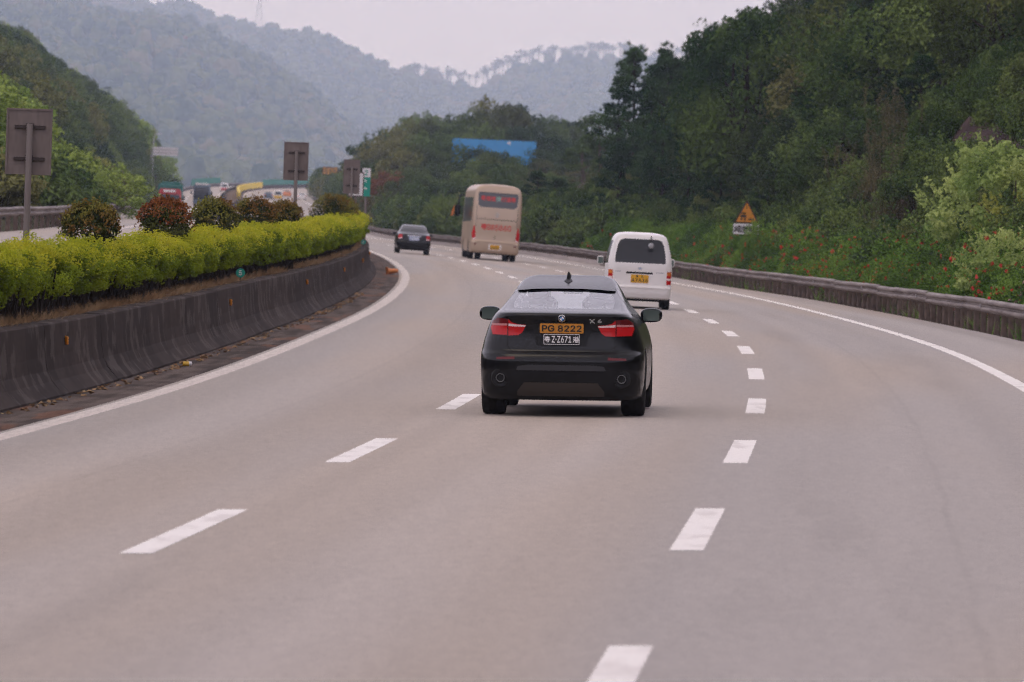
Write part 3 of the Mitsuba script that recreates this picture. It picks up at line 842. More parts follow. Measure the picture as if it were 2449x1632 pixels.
def reed(seed):
    rng = np.random.default_rng(seed)
    a, k = 2 * np.pi * rng.random(420), 420
    c = rng.normal(size=(k, 3)) * [0.35, 0.35, 0]
    h, out = rng.uniform(1.1, 2.6, k), rng.uniform(0.2, 1.3, k)
    ms = []
    t = np.linspace(0, 1, 5)
    P = c[:, None] + np.stack([np.cos(a)[:, None] * out[:, None] * t ** 2, np.sin(a)[:, None] * out[:, None] * t ** 2, h[:, None] * (t - 0.28 * t ** 3)], -1)
    w = 0.022 * (1 - t * 0.9)
    s = np.stack([-np.sin(a), np.cos(a), 0 * a], 1)[:, None] * w[None, :, None]
    for q in range(4):
        v = np.stack([P[:, q] - s[:, q], P[:, q] + s[:, q], P[:, q + 1] + s[:, q + 1], P[:, q + 1] - s[:, q + 1]], 1).reshape(-1, 3)
        i = np.arange(k)[:, None] * 4
        ms.append(trimesh.Trimesh(v, np.vstack([i + [0, 1, 2], i + [0, 2, 3]]), process=False))
    pl = []
    for _ in range(9):
        b = np.array([rng.normal() * 0.5, rng.normal() * 0.5, 2.4 + rng.random()])
        q = b + np.linspace(0, 1, 40)[:, None] * np.array([rng.normal() * 0.15, 0.0, 0.55]) + rng.normal(size=(40, 3)) * 0.05
        pl.append(leaf_cards(q, rng.normal(size=q.shape), 0.10, rng, 0.3))
        pl.append(tube([[b[0] * 0.5, b[1] * 0.5, 0], b], [0.012, 0.006], 4))
    return [('blades', cat(ms), 'mat_reed'), ('plumes', cat(pl), 'mat_reed')]


reeds = [kind(f'reed_{i}', reed(130 + i)) for i in range(2)]

sky_x = [1300, 1390, 1395, 1420, 1465, 1500, 1540, 1580, 1600, 1640, 1670, 1690, 1740, 1790, 1830, 2400]
sky_y = [300, 250, 225, 185, 125, 150, 125, 142, 108, 84, 58, 22, 2, -25, -60, -260]


def picture(p):
    """Picture position (2353 x 1568) of a point, to keep the plants' outline like the photograph's."""
    d = p[1]
    u, v = F_PX * p[0] / d, F_PX * (CAM_H - p[2]) / d - (816 - HORIZON)
    return (1224.5 + u * math.cos(ROLL) - v * math.sin(ROLL)) / 1.0408, (816 + u * math.sin(ROLL) + v * math.cos(ROLL)) / 1.0408


rng = np.random.default_rng(17)
for d in np.arange(162, 440, 3.1):
    for o in np.arange(18.2, 30, 2.0):
        dd, oo = d + rng.normal() * 0.9, o + rng.normal() * 0.5
        p = R(dd, oo, 0)
        p[2] = right_ground(p[0], dd) - 0.2
        x, y = picture(p + [0, 0, 1.3])
        if x > 2390 or x < 1215 or y < -30 or (x < 1400 and y < 445):
            continue
        if 2225 < x < 2380 and 265 < y < 400 and dd < 240:      # the bare rock
            continue
        if 2095 < x < 2180 and 470 < y < 545:
            continue
        if oo > 24.5 and rng.random() < 0.7:
            continue
        if 1830 < x < 2080 and 270 < y < 490 and rng.random() < 0.75:
            plant(reeds[rng.integers(2)], 'reed_clump', 'tall olive-brown reed grass clump on the slope above the flower bed', 'reed', p, rng.uniform(0.9, 1.35), rng.uniform(0, 360), 'reed clumps on the right slope')
        else:
            k = int(rng.choice([0, 1, 2], p=[0.36, 0.36, 0.28]))
            plant(scrub[k], 'scrub_bush', 'dense dark green bush in the scrub that covers the right slope' if k == 2 else 'olive green leafy bush in the scrub that covers the right slope', 'bush', p, rng.uniform(0.75, 1.25), rng.uniform(0, 360),
                  'dark scrub bushes on the right slope' if k == 2 else 'olive scrub bushes on the right slope', tall=rng.uniform(0.75, 1.3))

# ------------------------------------------------------------------ the wood on the right hillside
pines = []
for i in range(3):
    w, c = pine_tree(150 + i, 9.0, 2.5, 560, 20)
    pines.append(kind(f'pine_{i}', [('trunk', w, 'mat_dark_stem'), ('crown', c, 'mat_pine_needle')]))
broads = []
for i in range(4):
    w, c = broad_tree(160 + i, 9.0, 2.9, 92, 62, 0.25, low=0.12, rclump=(0.5, 0.95))
    broads.append(kind(f'broad_{i}', [('trunk', w, 'mat_dark_stem'), ('crown', c, ('mat_broad_leaf', 'mat_olive_leaf', 'mat_dull_leaf', 'mat_scrub_leaf')[i])]))


def wood_tree(dd, oo, k, name, label, group=None, h=None, top=None, x=None, base=9.0):
    p = R(dd, oo, 0)
    if x is not None:
        p[0] = at(x, 500, dd)[0] + (math.sin(ROLL) * 0)
    p[2] = right_ground(p[0], dd) - 0.2
    if top is not None:
        h = at(x, top, dd)[2] - p[2]
        p[0] = at(x, top, dd)[0]
        p[2] = right_ground(p[0], dd) - 0.2
        h = at(x, top, dd)[2] - p[2]
    s = h / base
    return plant(k, name, label, 'tree', p, min(max(s, 0.75), 1.15), float(RNG.uniform(0, 360)), group, tall=s)


for i, (x, top, dd, lab) in enumerate([
        (1464, 122, 395, 'dark pine at the left end of the wooded hillside, in front of the hazy hills'),
        (1425, 196, 408, 'shorter pine that leans out of the left end of the wood'),
        (1541, 124, 372, 'second tall dark pine from the left end of the wood'),
        (1596, 118, 350, 'pine in the notch of the tree line right of the two tall pines'),
        (1645, 78, 335, 'pine whose tip stands out on the rising edge of the wood')]):
    wood_tree(dd, 0, pines[i % 3], 'pine_tree', lab, top=top, x=x)
for x, top, dd, lab in [(1692, 20, 318, 'dark round-crowned tree on the skyline above the warning sign'), (1745, 0, 300, 'dark broad tree on the skyline next to the top edge of the picture')]:
    wood_tree(dd, 0, broads[0], 'broadleaf_tree', lab, top=top, x=x)

rng = np.random.default_rng(23)
for d in np.arange(196, 430, 7.2):
    for o in np.arange(20.6, 48, 3.9):
        dd, oo = d + rng.normal() * 1.5, o + rng.normal() * 0.8
        p = R(dd, oo, 0)
        p[2] = right_ground(p[0], dd)
        x, y = picture(p)
        h = rng.uniform(6.8, 10.5) * (0.62 if oo < 24 else 1.0)
        if oo < 22.5 and dd < 250:
            continue
        xr = picture(p + [-1.7, 0, h * 0.6])[0]
        lim = np.interp(x, sky_x, sky_y) + rng.uniform(0, 12)
        limr = np.interp(xr, sky_x, sky_y)
        while h > 2.5 and (picture(p + [0, 0, h])[1] < lim or (xr < 1400 and picture(p + [0, 0, h * 0.9])[1] < limr)):
            h -= 0.4
        if h < 4.0 or x > 2440 or x < 1405 or y < -160:
            continue
        if picture(p)[0] > 2200 and dd < 230:
            continue
        pine = (x < 1800 and rng.random() < 0.62) or rng.random() < 0.22
        if pine:
            wood_tree(dd, oo, pines[rng.integers(3)], 'pine_tree', 'dark green pine among the trees that cover the right hillside', 'pines on the right hillside', h=h)
        else:
            k = int(rng.choice(4, p=(0.34, 0.26, 0.24, 0.16)))
            lab = ('dark green', 'olive green', 'dull grey-green', 'light green')[k]
            wood_tree(dd, oo, broads[k], 'broadleaf_tree', lab + ' broad-leaved tree among the trees that cover the right hillside', lab + ' trees on the right hillside', h=h)

# ------------------------------------------------------------------ trees of the middle distance
airy = []
for i in range(2):
    w, c = broad_tree(180 + i, 10.0, 2.4, 70, 40, 0.34, low=0.30, rclump=(0.45, 0.8))
    airy.append(kind(f'airy_{i}', [('trunk', w, 'mat_pale_trunk'), ('crown', c, 'mat_left_leaf')]))
mids = []
for i in range(5):
    w, c = broad_tree(190 + i, 9.0, 3.4, 90, 36, 0.42, low=0.05, rclump=(0.6, 1.0))
    mids.append(kind(f'mid_{i}', [('trunk', w, 'mat_bark'), ('crown', c, ('mat_mid_leaf', 'mat_mid_leaf', 'mat_mid_leaf', 'mat_left_leaf', 'mat_autumn_leaf')[i])]))
for x, top, dd, lab in [(1385, 258, 470, 'tall light green airy tree left of the pines'), (1345, 330, 480, 'lower light green airy tree right of the blue billboard')]:
    wood_tree(dd, 0, airy[x == 1345], 'airy_tree', lab, top=top, x=x, base=10.0)
for x, top, dd, lab in [(1235, 398, 430, 'dark bushy conifer behind the right corner of the coach'), (1283, 412, 425, 'smaller dark conifer right of the one behind the coach')]:
    wood_tree(dd, 0, pines[x == 1235], 'pine_tree', lab, top=top, x=x)

mx_ = [700, 800, 830, 870, 920, 960, 1010, 1060, 1100, 1140, 1180, 1210, 1260, 1310, 1345, 1420]
my_ = [470, 440, 345, 300, 276, 262, 266, 256, 243, 220, 238, 255, 272, 270, 302, 330]
rng = np.random.default_rng(29)
for row, (dd0, n, drop) in enumerate(((800, 13, 0), (765, 13, 12), (715, 14, 40), (670, 14, 72), (630, 14, 100), (590, 14, 128), (545, 14, 158), (505, 14, 186))):
    for j in range(n):
        x = 842 + (j + rng.uniform(0.1, 0.9)) * (1400 - 842) / n
        dd = dd0 + rng.normal() * 12
        top = np.interp(x, mx_, my_) + drop + rng.uniform(-6, 14) * (row > 0)
        if 1030 < x < 1245 and dd < 705:
            top = max(top, np.interp(x, [1030, 1062, 1085, 1150, 1190, 1205, 1245], [385, 378, 336, 346, 352, 380, 392]) + rng.uniform(0, 10) + 10 * (row - 3) * (row > 3))
        top = min(top, 480)
        q = at(x, top, dd)
        if q[0] - float(xl(dd)) < 15.6:
            continue
        g = right_ground(q[0], dd) - 0.3
        h = q[2] - g
        if h < 1.8:
            continue
        if x < 960 and row < 7 and 380 < top < 440 and rng.random() < 0.2:
            k, lab, grp = 4, 'tree with rust-red leaves at the foot of the wooded hill behind the black saloon', 'rust-red trees behind the black saloon'
        else:
            k = int(rng.integers(4))
            lab, grp = ('light green round tree on the low wooded hill behind the coach', 'light green trees on the hill behind the coach') if k == 3 else ('blue-green round tree on the low wooded hill behind the coach', 'blue-green trees on the hill behind the coach')
        s = min(max(h / 9.0, 0.55), 1.05)
        plant(mids[k], 'round_tree', lab, 'tree', [q[0], dd, g], s, rng.uniform(0, 360), grp, tall=h / 9.0)

bank = [kind(f'bank_{i}', list(zip(('stems', 'foliage'), shrub(200 + i, 1.7, 2.4, 44, 40, 0.30, 0.5, 8), ('mat_dark_stem', m)))) for i, m in enumerate(('mat_left_leaf', 'mat_scrub_leaf'))]
for d in np.arange(345, 760, 4.2):
    dd, oo = d + rng.normal(), 16.2 + abs(rng.normal()) * 1.2
    p = R(dd, oo, 0)
    p[2] = right_ground(p[0], dd) - 0.2
    if seen(p):
        plant(bank[rng.integers(2)], 'bank_bush', 'green bush in the line behind the distant part of the right guardrail', 'bush', p, rng.uniform(0.8, 1.2), rng.uniform(0, 360), 'bushes behind the distant right guardrail', tall=rng.uniform(0.8, 1.5))

for d in np.arange(905, 1330, 9.0):
    for o in (16.4, 19.5):
        p = R(d + rng.normal() * 2, o + rng.normal() * 0.6, 0)
        p[2] = right_ground(p[0], p[1]) - 0.4
        hh = rng.uniform(4.2, 7.0) - (p[2] - float(road_z(p[1], 14.3))) * 0.8
        plant(mids[3 if rng.random() < 0.5 else 0], 'roadside_tree', 'small green tree beside the distant stretch of our carriageway', 'tree', p, 0.6, rng.uniform(0, 360), 'small trees beside the distant stretch', tall=hh / 9.0)

# ------------------------------------------------------------------ left hillside
lx_ = [-200, 0, 50, 90, 130, 180, 230, 280, 300, 335, 352, 366, 420, 450]
ly_ = [0, 52, 68, 98, 138, 172, 206, 222, 252, 288, 318, 392, 402, 416]
lefts = []
for i in range(4):
    w, c = broad_tree(220 + i, 9.0, 3.3, 90, 36, 0.42, low=0.02, rclump=(0.6, 1.0))
    lefts.append(kind(f'left_{i}', [('trunk', w, 'mat_bark'), ('crown', c, ('mat_left_leaf', 'mat_mid_leaf', 'mat_left_leaf', 'mat_left_bright_leaf')[i])]))
rng = np.random.default_rng(31)
cells = [(d, o) for d in np.arange(560, 1090, 11.0) for o in np.arange(-16.3, -47, -4.2)] + [(d, -16.6 - 2.4 * (int(d) % 2)) for d in np.arange(250, 560, 7.0)]
for d, o in cells:
    dd, oo = d + rng.normal() * 3, o + rng.normal() * 1.0
    p = R(dd, oo, 0)
    p[2] = left_ground(p[0], dd) - 0.3
    x, y = picture(p)
    if x < -70 or x > 430 or (x > 316 and dd < 900):
        continue
    h = rng.uniform(6.0, 9.5) * (0.75 if oo > -18 else 1)
    lim = np.interp(x, lx_, ly_) + rng.uniform(0, 10)
    if d < 560:
        lim = np.interp(x, [-60, 30, 62, 80, 130, 200, 280, 330, 380], [150, 196, 240, 322, 338, 352, 384, 408, 432]) + rng.uniform(0, 14)
    while h > 2 and picture(p + [0, 0, h])[1] < lim:
        h -= 0.4
    if h < (1.6 if d < 560 else 3):
        continue
    near = d < 560
    k = 3 if (near and rng.random() < 0.5) or (dd > 1000 and rng.random() < 0.5) else int(rng.integers(3))
    lab, grp = {3: ('bright green tree along the foot of the left hillside', 'bright green trees on the left'), 1: ('dark bluish tree on the left hillside beyond the oncoming traffic', 'dark trees on the left hillside')}.get(k, ('green tree on the left hillside beyond the oncoming traffic', 'green trees on the left hillside'))
    plant(lefts[k], 'hillside_tree', lab, 'tree', p, min(max(h / 9.0, 0.6), 1.05), rng.uniform(0, 360), grp, tall=h / 9.0)
for x, top, dd, k, lab in [(8, 188, 505, 3, 'tall bright green tree at the left edge of the picture'), (48, 226, 512, 3, 'bright green tree behind the left sign back'), (205, 350, 600, 3, 'bright green round tree at the opposite guardrail right of the left sign'),
                           (165, 362, 585, 3, 'leafy bright tree right beside the left sign post'), (258, 382, 640, 2, 'green tree at the opposite guardrail left of the oncoming truck'), (110, 410, 560, 1, 'dark low tree under the left sign back'),
                           (372, 352, 985, 3, 'bright green tree just right of the lamp post on the left'), (392, 364, 1010, 3, 'green tree under the overhead sign on the left'), (412, 372, 1040, 0, 'low tree right of the overhead sign, above the oncoming lorry'), (346, 384, 960, 3, 'low bright tree at the foot of the lamp post')]:
    q = at(x, top, dd)
    g = left_ground(q[0], dd) - 0.3 if q[0] - float(xl(dd)) < -14.2 else None
    if g is not None:
        plant(lefts[k], 'hillside_tree', lab, 'tree', [q[0], dd, g], min(max((q[2] - g) / 9, 0.6), 1.1), 30.0 * k, tall=(q[2] - g) / 9.0)
for d in np.arange(215, 900, 5.0):
    dd, oo = d + rng.normal(), -15.1 - abs(rng.normal()) * 0.7
    p = R(dd, oo, 0)
    p[2] = left_ground(p[0], dd) - 0.2
    if seen(p):
        plant(bank[rng.integers(2)], 'bank_bush', 'green bush in the line behind the opposite guardrail', 'bush', p, rng.uniform(0.8, 1.1), rng.uniform(0, 360), 'bushes behind the opposite guardrail', tall=rng.uniform(0.7, 1.2))

# ------------------------------------------------------------------ forest on the far mountains
rng = np.random.default_rng(37)


def hill_crown(seed, cards, r, leaf, m):
    rg = np.random.default_rng(seed)
    d = sphere_dirs(rg, cards, -0.35)
    s = trimesh.creation.icosphere(2, 1.0)
    n = np.array(s.vertices)
    v = n * (r * (0.62 + 0.75 * meshkit.noise(n * 2.2 + seed) + 0.25 * meshkit.noise(n * 5.5 + seed)))[:, None] * [1, 1, 1.05] + [0, 0, r * 0.95]
    blob = trimesh.Trimesh(v, s.faces, process=False)
    blob.update_faces(n[s.faces].mean(1)[:, 2] > -0.62)
    blob.remove_unreferenced_vertices()
    return kind(f'hill_crown_{seed}', [('crown', blob, m, True)])


hill_kinds = [hill_crown(300 + i, 110, 4.2, 1.9, 'mat_hill_leaf') for i in range(4)]
rust = hill_crown(310, 110, 3.6, 1.7, 'mat_autumn_leaf')


def forest(name, m, xs, ys, label):
    n = 0
    for y in ys:
        for x in xs:
            xx, yy = x + rng.normal() * 5.2, y + rng.normal() * 18
            z = float(m.z(xx, yy))
            if not seen(np.array([xx, yy, z + 4]), 40):
                continue
            n += 1
            k = rust if rng.random() < 0.004 else hill_kinds[rng.integers(4)]
            s = float(rng.uniform(0.7, 1.35)) * (1.0 if yy < m.d - 200 else 0.72) * m.d / 4300
            scene[f'{name}__{n:03d}'] = {'type': 'instance', 'shape': {'type': 'ref', 'id': k}, 'to_world': T().translate([xx, yy, z - 2.0]).rotate([0, 0, 1], float(rng.uniform(0, 360))).scale([s, s, s * float(rng.uniform(0.8, 1.45))])}
    tag(name, label, 'forest', kind='stuff')


forest('near_mountain_forest', near_mountain, np.arange(-860, 340, 14.5), np.arange(4280, 8220, 60.0), 'hazy green forest that covers the nearer mountain on the left')
forest('far_mountain_forest', far_mountain, np.arange(-1200, 1200, 18.0), np.arange(8900, 11820, 84.0), 'pale blue-green forest that covers the farther mountains')

ridge_kind = []
for i in range(4):
    rg = np.random.default_rng(330 + i)
    w = [tube([[0, 0, -1.5], [0.2 * (i - 1), 0, 5.5], [0.5 * (i - 1.5), 0, 9.4]], [0.30, 0.26, 0.14], 6)]
    cs = []
    for j in range(9):
        a = rg.uniform(0, 2 * np.pi)
        e = np.array([0.4 * (i - 1.5) + math.cos(a) * rg.uniform(0.4, 3.6), math.sin(a) * rg.uniform(0.4, 3.0), rg.uniform(6.0, 10.2)])
        w.append(tube([[0.3 * (i - 1.5), 0, e[2] - rg.uniform(1.6, 3.2)], e], [0.13, 0.07], 5))
        cs.append(e)
    c = clump_leaves(rg, np.array(cs), rg.uniform(0.9, 1.5, len(cs)), 26, 0.75, fill=0.2)
    c.vertices[:, 2] = 9.2 + (c.vertices[:, 2] - 9.2) * 0.7
    ridge_kind.append(kind(f'ridge_{i}', [('trunk', cat(w), 'mat_bark'), ('crown', c, 'mat_hill_leaf')]))
for cx, cy in [(400, 245), (425, 262), (480, 265), (522, 270), (605, 270), (640, 290), (690, 305), (718, 296), (762, 320), (800, 315), (850, 270), (880, 285), (920, 230), (960, 216), (1010, 200), (1040, 216), (1075, 196), (1100, 166), (1130, 172), (1180, 150), (1215, 135), (1262, 176), (1300, 146),
               (1325, 130), (1370, 150), (1430, 160), (1455, 148), (1482, 136), (1512, 140), (1555, 112), (1600, 120), (1640, 105), (1682, 130), (1760, 118), (1805, 132), (1850, 125), (1885, 136), (1990, 185), (2040, 188), (2125, 132), (2160, 152), (2228, 114), (2252, 150)]:
    for ex in (0, 1):
     if ex and rng.random() < 0.35:
         continue
     cx2, cy2 = cx + ex * rng.uniform(8, 26), cy + ex * rng.uniform(2, 22)
     q = at((850 + cx2 / 2.768) / 1.0408, (50 + cy2 / 2.768) / 1.0408, 11780.0)
     base = float(far_mountain.z(q[0], 11780.0))
     hh = 0.86 * (q[2] - base)
     if hh > 8:
         plant(ridge_kind[rng.integers(4)], 'ridge_tree', 'tall thin-trunked tree with a flat crown on the skyline of the far ridge', 'tree', [q[0], 11780.0, base], float(min(3.2, hh / 10) * rng.uniform(0.85, 1.25)), rng.uniform(0, 360), 'tall thin-trunked trees on the far ridge', tall=hh / 10.4)

# ------------------------------------------------------------------ vehicles
mat('black_paint', (0.0035, 0.0035, 0.0045), 0.12, coat=0.6, spec=0.25)
scene['mat_black_paint'] = {'type': 'twosided', 'bsdf': {'type': 'roughplastic', 'distribution': 'ggx', 'alpha': 0.045, 'int_ior': 1.41, 'diffuse_reflectance': rgb(0.0035, 0.0035, 0.0045)}}
mat('white_paint', lambda p, n, uv: MX((0.74, 0.71, 0.69), (0.60, 0.56, 0.53), SS(0.45, 0.8, FB(p.x * 1.4, p.y * 1.2, p.z * 2.2, 3)) * 0.5), 0.35, coat=0.7, spec=0.5)
mat('gold_paint', lambda p, n, uv: MX((0.52, 0.395, 0.29), (0.43, 0.32, 0.23), FB(p.x * 0.9, p.y * 0.5, p.z * 1.5, 3)), 0.38, metal=0.25, coat=0.6, spec=0.5)
mat('silver_paint', (0.50, 0.47, 0.45), 0.35, metal=0.3, coat=0.6)
mat('red_paint', (0.42, 0.025, 0.03), 0.35, coat=0.7)
mat('taxi_yellow', (0.70, 0.42, 0.03), 0.4, coat=0.5)
mat('orange_paint', (0.60, 0.20, 0.05), 0.4, coat=0.5)
mat('green_tarp', (0.035, 0.15, 0.13), 0.8)
mat('blue_grey_paint', (0.07, 0.10, 0.14), 0.4, coat=0.5)
mat('grey_plastic', (0.030, 0.030, 0.033), 0.55, spec=0.4)
mat('trim_plastic', (0.009, 0.009, 0.010), 0.5, spec=0.25)
mat('skid_plate', (0.045, 0.036, 0.030), 0.55, metal=0.1)
mat('rubber', (0.012, 0.012, 0.012), 0.85, spec=0.3)
mat('tyre', lambda p, n, uv: MX((0.010, 0.010, 0.010), (0.022, 0.020, 0.019), N(p.x * 22, p.y * 22, p.z * 22)), 0.9, spec=0.25)
mat('alloy', (0.42, 0.42, 0.43), 0.35, metal=0.8)
mat('chrome', (0.72, 0.72, 0.74), 0.12, metal=1.0)
mat('lamp_red', (0.50, 0.008, 0.010), 0.2, coat=0.4, spec=0.3)
mat('lamp_dark_red', (0.12, 0.005, 0.007), 0.2, coat=0.4, spec=0.3)
mat('lamp_clear', (0.74, 0.58, 0.58), 0.15, coat=1.0)
mat('lamp_amber', (0.62, 0.18, 0.03), 0.2, coat=0.8)
mat('tinted_glass', (0.010, 0.011, 0.014), 0.06, coat=0.3, spec=0.4)
scene['mat_tinted_glass'] = {'type': 'twosided', 'bsdf': {'type': 'roughplastic', 'distribution': 'ggx', 'alpha': 0.03, 'int_ior': 1.5, 'diffuse_reflectance': rgb(0.010, 0.011, 0.014)}}
mat('grey_glass', (0.045, 0.045, 0.05), 0.10, coat=0.4, spec=0.55)
mat('mirror_glass', (0.16, 0.21, 0.20), 0.04, metal=0.7)
mat('seat_leather', (0.022, 0.020, 0.020), 0.6)
mat('plate_orange', (0.50, 0.20, 0.018), 0.5)
mat('plate_yellow', (0.66, 0.34, 0.014), 0.5)
mat('plate_black', (0.014, 0.013, 0.014), 0.45)
mat('plate_blue', (0.40, 0.46, 0.62), 0.5)
mat('ink_black', (0.016, 0.013, 0.012), 0.6)
mat('ink_white', (0.78, 0.76, 0.76), 0.5)
mat('ink_red', (0.55, 0.035, 0.03), 0.5)
mat('ink_pink', (0.48, 0.19, 0.19), 0.5)
mat('ink_green', (0.22, 0.36, 0.30), 0.5)
mat('badge_blue', (0.05, 0.20, 0.50), 0.3, coat=0.8)
mat('driver_cloth', (0.05, 0.055, 0.07), 0.8)
scene['mat_clear_glass'] = {'type': 'thindielectric', 'int_ior': 1.3, 'specular_transmittance': rgb(0.78, 0.84, 0.88)}


from shapely.geometry.polygon import orient


class Shell:
    """A body lofted from level slices, each a rounded outline from its rear y to its front y with its half width."""

    def __init__(self, table, n=5.0, rear=0.8, front=1.1):
        t = np.array(table, float)                           # z, half width, rear y, front y
        self.w, self.yr, self.yf = (PchipInterpolator(t[:, 0], t[:, i]) for i in (1, 2, 3))
        self.z0, self.z1, self.n, self.lr, self.lf = t[0, 0], t[-1, 0], n, rear, front

    def caps(self, z):
        L = self.yf(z) - self.yr(z)
        return np.minimum(self.lr, 0.47 * L), np.minimum(self.lf, 0.47 * L)

    def rear_y(self, x, z):
        w, (lr, _) = self.w(z), self.caps(z)
        q = np.clip(np.abs(x) / w, 0, 0.999)
        return self.yr(z) + lr * (1 - (1 - q ** self.n) ** (1 / self.n))

    def side_x(self, y, z):
        w, (lr, lf) = self.w(z), self.caps(z)
        a = np.clip((self.yr(z) + lr - y) / lr, 0, 0.999)
        b = np.clip((y - self.yf(z) + lf) / lf, 0, 0.999)
        return w * (1 - np.maximum(a, b) ** self.n) ** (1 / self.n)

    def front_y(self, x, z):
        w, (_, lf) = self.w(z), self.caps(z)
        q = np.clip(np.abs(x) / w, 0, 0.999)
        return self.yf(z) - lf * (1 - (1 - q ** self.n) ** (1 / self.n))

    def mesh(self, shrink=0.0, z0=None, z1=None, m=40, rows=90):
        z0, z1 = self.z0 if z0 is None else z0, self.z1 if z1 is None else z1
        zz = np.linspace(z0, z1, rows)
        t = np.linspace(0, np.pi, m)
        e = 2 / self.n
        cx, sy = np.sign(np.cos(t)) * np.abs(np.cos(t)) ** e, np.abs(np.sin(t)) ** e
        ring = []
        for z in zz:
            w, yr, yf = self.w(z) - shrink, self.yr(z) + shrink, self.yf(z) - shrink
            lr, lf = self.caps(z)
            rear = np.stack([w * cx, yr + lr * (1 - sy)], 1)
            front = np.stack([-w * cx, yf - lf * (1 - sy)], 1)
            ys, ye = yr + lr, yf - lf
            mid = np.linspace(0, 1, 14)[1:-1, None]
            left = np.stack([np.full(12, -w), (ys + (ye - ys) * mid)[:, 0]], 1)
            right = np.stack([np.full(12, w), (ye + (ys - ye) * mid)[:, 0]], 1)
            xy = np.vstack([rear, left, front, right])
            ring.append(np.column_stack([xy, np.full(len(xy), z)]))
        P = np.array(ring)
        k = P.shape[1]
        P = np.concatenate([P, P[:, :1]], 1)
        g = grid_mesh(P)
        bot, top = P[0, :-1].mean(0), P[-1, :-1].mean(0)
        v = np.vstack([g.vertices, bot, top])
        i = np.arange(k)
        nb, nt, e0 = len(v) - 2, len(v) - 1, (rows - 1) * (k + 1)
        f = np.vstack([g.faces[:, ::-1], np.stack([i * 0 + nb, i, i + 1], 1), np.stack([i * 0 + nt, e0 + i + 1, e0 + i], 1)])
        mm = trimesh.Trimesh(v, f, process=False)
        mm.merge_vertices()
        mm.update_faces(mm.nondegenerate_faces())
        if mm.volume < 0:
            mm.invert()
        return mm

    def patch(self, poly, off=0.006, face='rear', cell=0.035, side=1):
        """A thin cover that follows the body: a polygon in (x, z) of the rear or front, or in (y, z) of a side."""
        poly = poly if isinstance(poly, Polygon) else Polygon(poly)
        x0, z0, x1, z1 = poly.bounds
        pieces = []
        nx, nz = max(1, int(math.ceil((x1 - x0) / cell))), max(1, int(math.ceil((z1 - z0) / cell)))
        for i in range(nx):
            for j in range(nz):
                g = poly.intersection(sbox(x0 + (x1 - x0) * i / nx, z0 + (z1 - z0) * j / nz, x0 + (x1 - x0) * (i + 1) / nx, z0 + (z1 - z0) * (j + 1) / nz))
                for q in getattr(g, 'geoms', [g]):
                    if q.geom_type == 'Polygon' and q.area > 1e-9:
                        q = orient(q)
                        v, f = trimesh.creation.triangulate_polygon(q, engine='earcut')
                        pieces.append((np.asarray(v), np.asarray(f)))

        def lift(a, o):
            if face == 'side':
                return np.column_stack([side * (self.side_x(a[:, 0], a[:, 1]) + o), a[:, 0], a[:, 1]])
            if face == 'front':
                return np.column_stack([a[:, 0], self.front_y(a[:, 0], a[:, 1]) + o, a[:, 1]])
            dz = 0.01
            slope = (self.rear_y(a[:, 0], a[:, 1] + dz) - self.rear_y(a[:, 0], a[:, 1] - dz)) / (2 * dz)
            k = np.sqrt(1 + slope ** 2)
            return np.column_stack([a[:, 0], self.rear_y(a[:, 0], a[:, 1]) - o * np.minimum(k, 4), a[:, 1]])
        ms = [trimesh.Trimesh(lift(v, off), f, process=False) for v, f in pieces]
        e = np.asarray(poly.segmentize(cell).exterior.coords)
        ms.append(grid_mesh(np.stack([lift(e, off), lift(e, -0.004)])))
        mm = cat(ms)
        mm.merge_vertices()
        if face == 'front' or (face == 'side' and side < 0):
            mm.invert()
        return mm


def mirrored(poly):
    return [(-x, z) for x, z in poly][::-1]


def rr_(x0, z0, x1, z1, r=0.02):
    return sbox(x0 + r, z0 + r, x1 - r, z1 - r).buffer(r, 4)


def man(m):
    m = m.copy()
    m.merge_vertices()
    return manifold3d.Manifold(manifold3d.Mesh(np.array(m.vertices, np.float32), np.array(m.faces, np.uint32)))


def tri(m):
    q = m.to_mesh()
    return trimesh.Trimesh(q.vert_properties[:, :3], q.tri_verts, process=False)


def wheel(r, w, n=36):
    """Tyre and rim about the x axis."""
    h = w / 2
    ty = lathe([(r * 0.60, -h * 0.8), (r * 0.64, -h * 0.95), (r * 0.86, -h), (r * 0.965, -h * 0.93), (r, -h * 0.72), (r, -h * 0.30), (r * 0.985, -h * 0.27), (r * 0.985, -h * 0.20), (r, -h * 0.17), (r, h * 0.17), (r * 0.985, h * 0.20), (r * 0.985, h * 0.27),
                (r, h * 0.30), (r, h * 0.72), (r * 0.965, h * 0.93), (r * 0.86, h), (r * 0.64, h * 0.95), (r * 0.60, h * 0.8)], n)
    rim = [lathe([(r * 0.62, -h * 0.85), (r * 0.57, -h * 0.8), (r * 0.55, 0), (r * 0.57, h * 0.8), (r * 0.62, h * 0.85), (r * 0.60, 0), (r * 0.62, -h * 0.85)], n), lathe([(0, h * 0.62), (r * 0.14, h * 0.62), (r * 0.16, h * 0.5), (r * 0.14, -h * 0.5), (0, -h * 0.5)], 16)]
    for k in range(5):
        s = bx(r * 0.16, r * 0.52, h * 0.4, (0, r * 0.34, h * 0.45), 0.008)
        s.apply_transform(trimesh.transformations.rotation_matrix(2 * np.pi * k / 5, [0, 0, 1]))
        rim.append(s)
    rot = trimesh.transformations.rotation_matrix(np.pi / 2, [0, 1, 0])
    return ty.apply_transform(rot), cat(rim).apply_transform(rot)


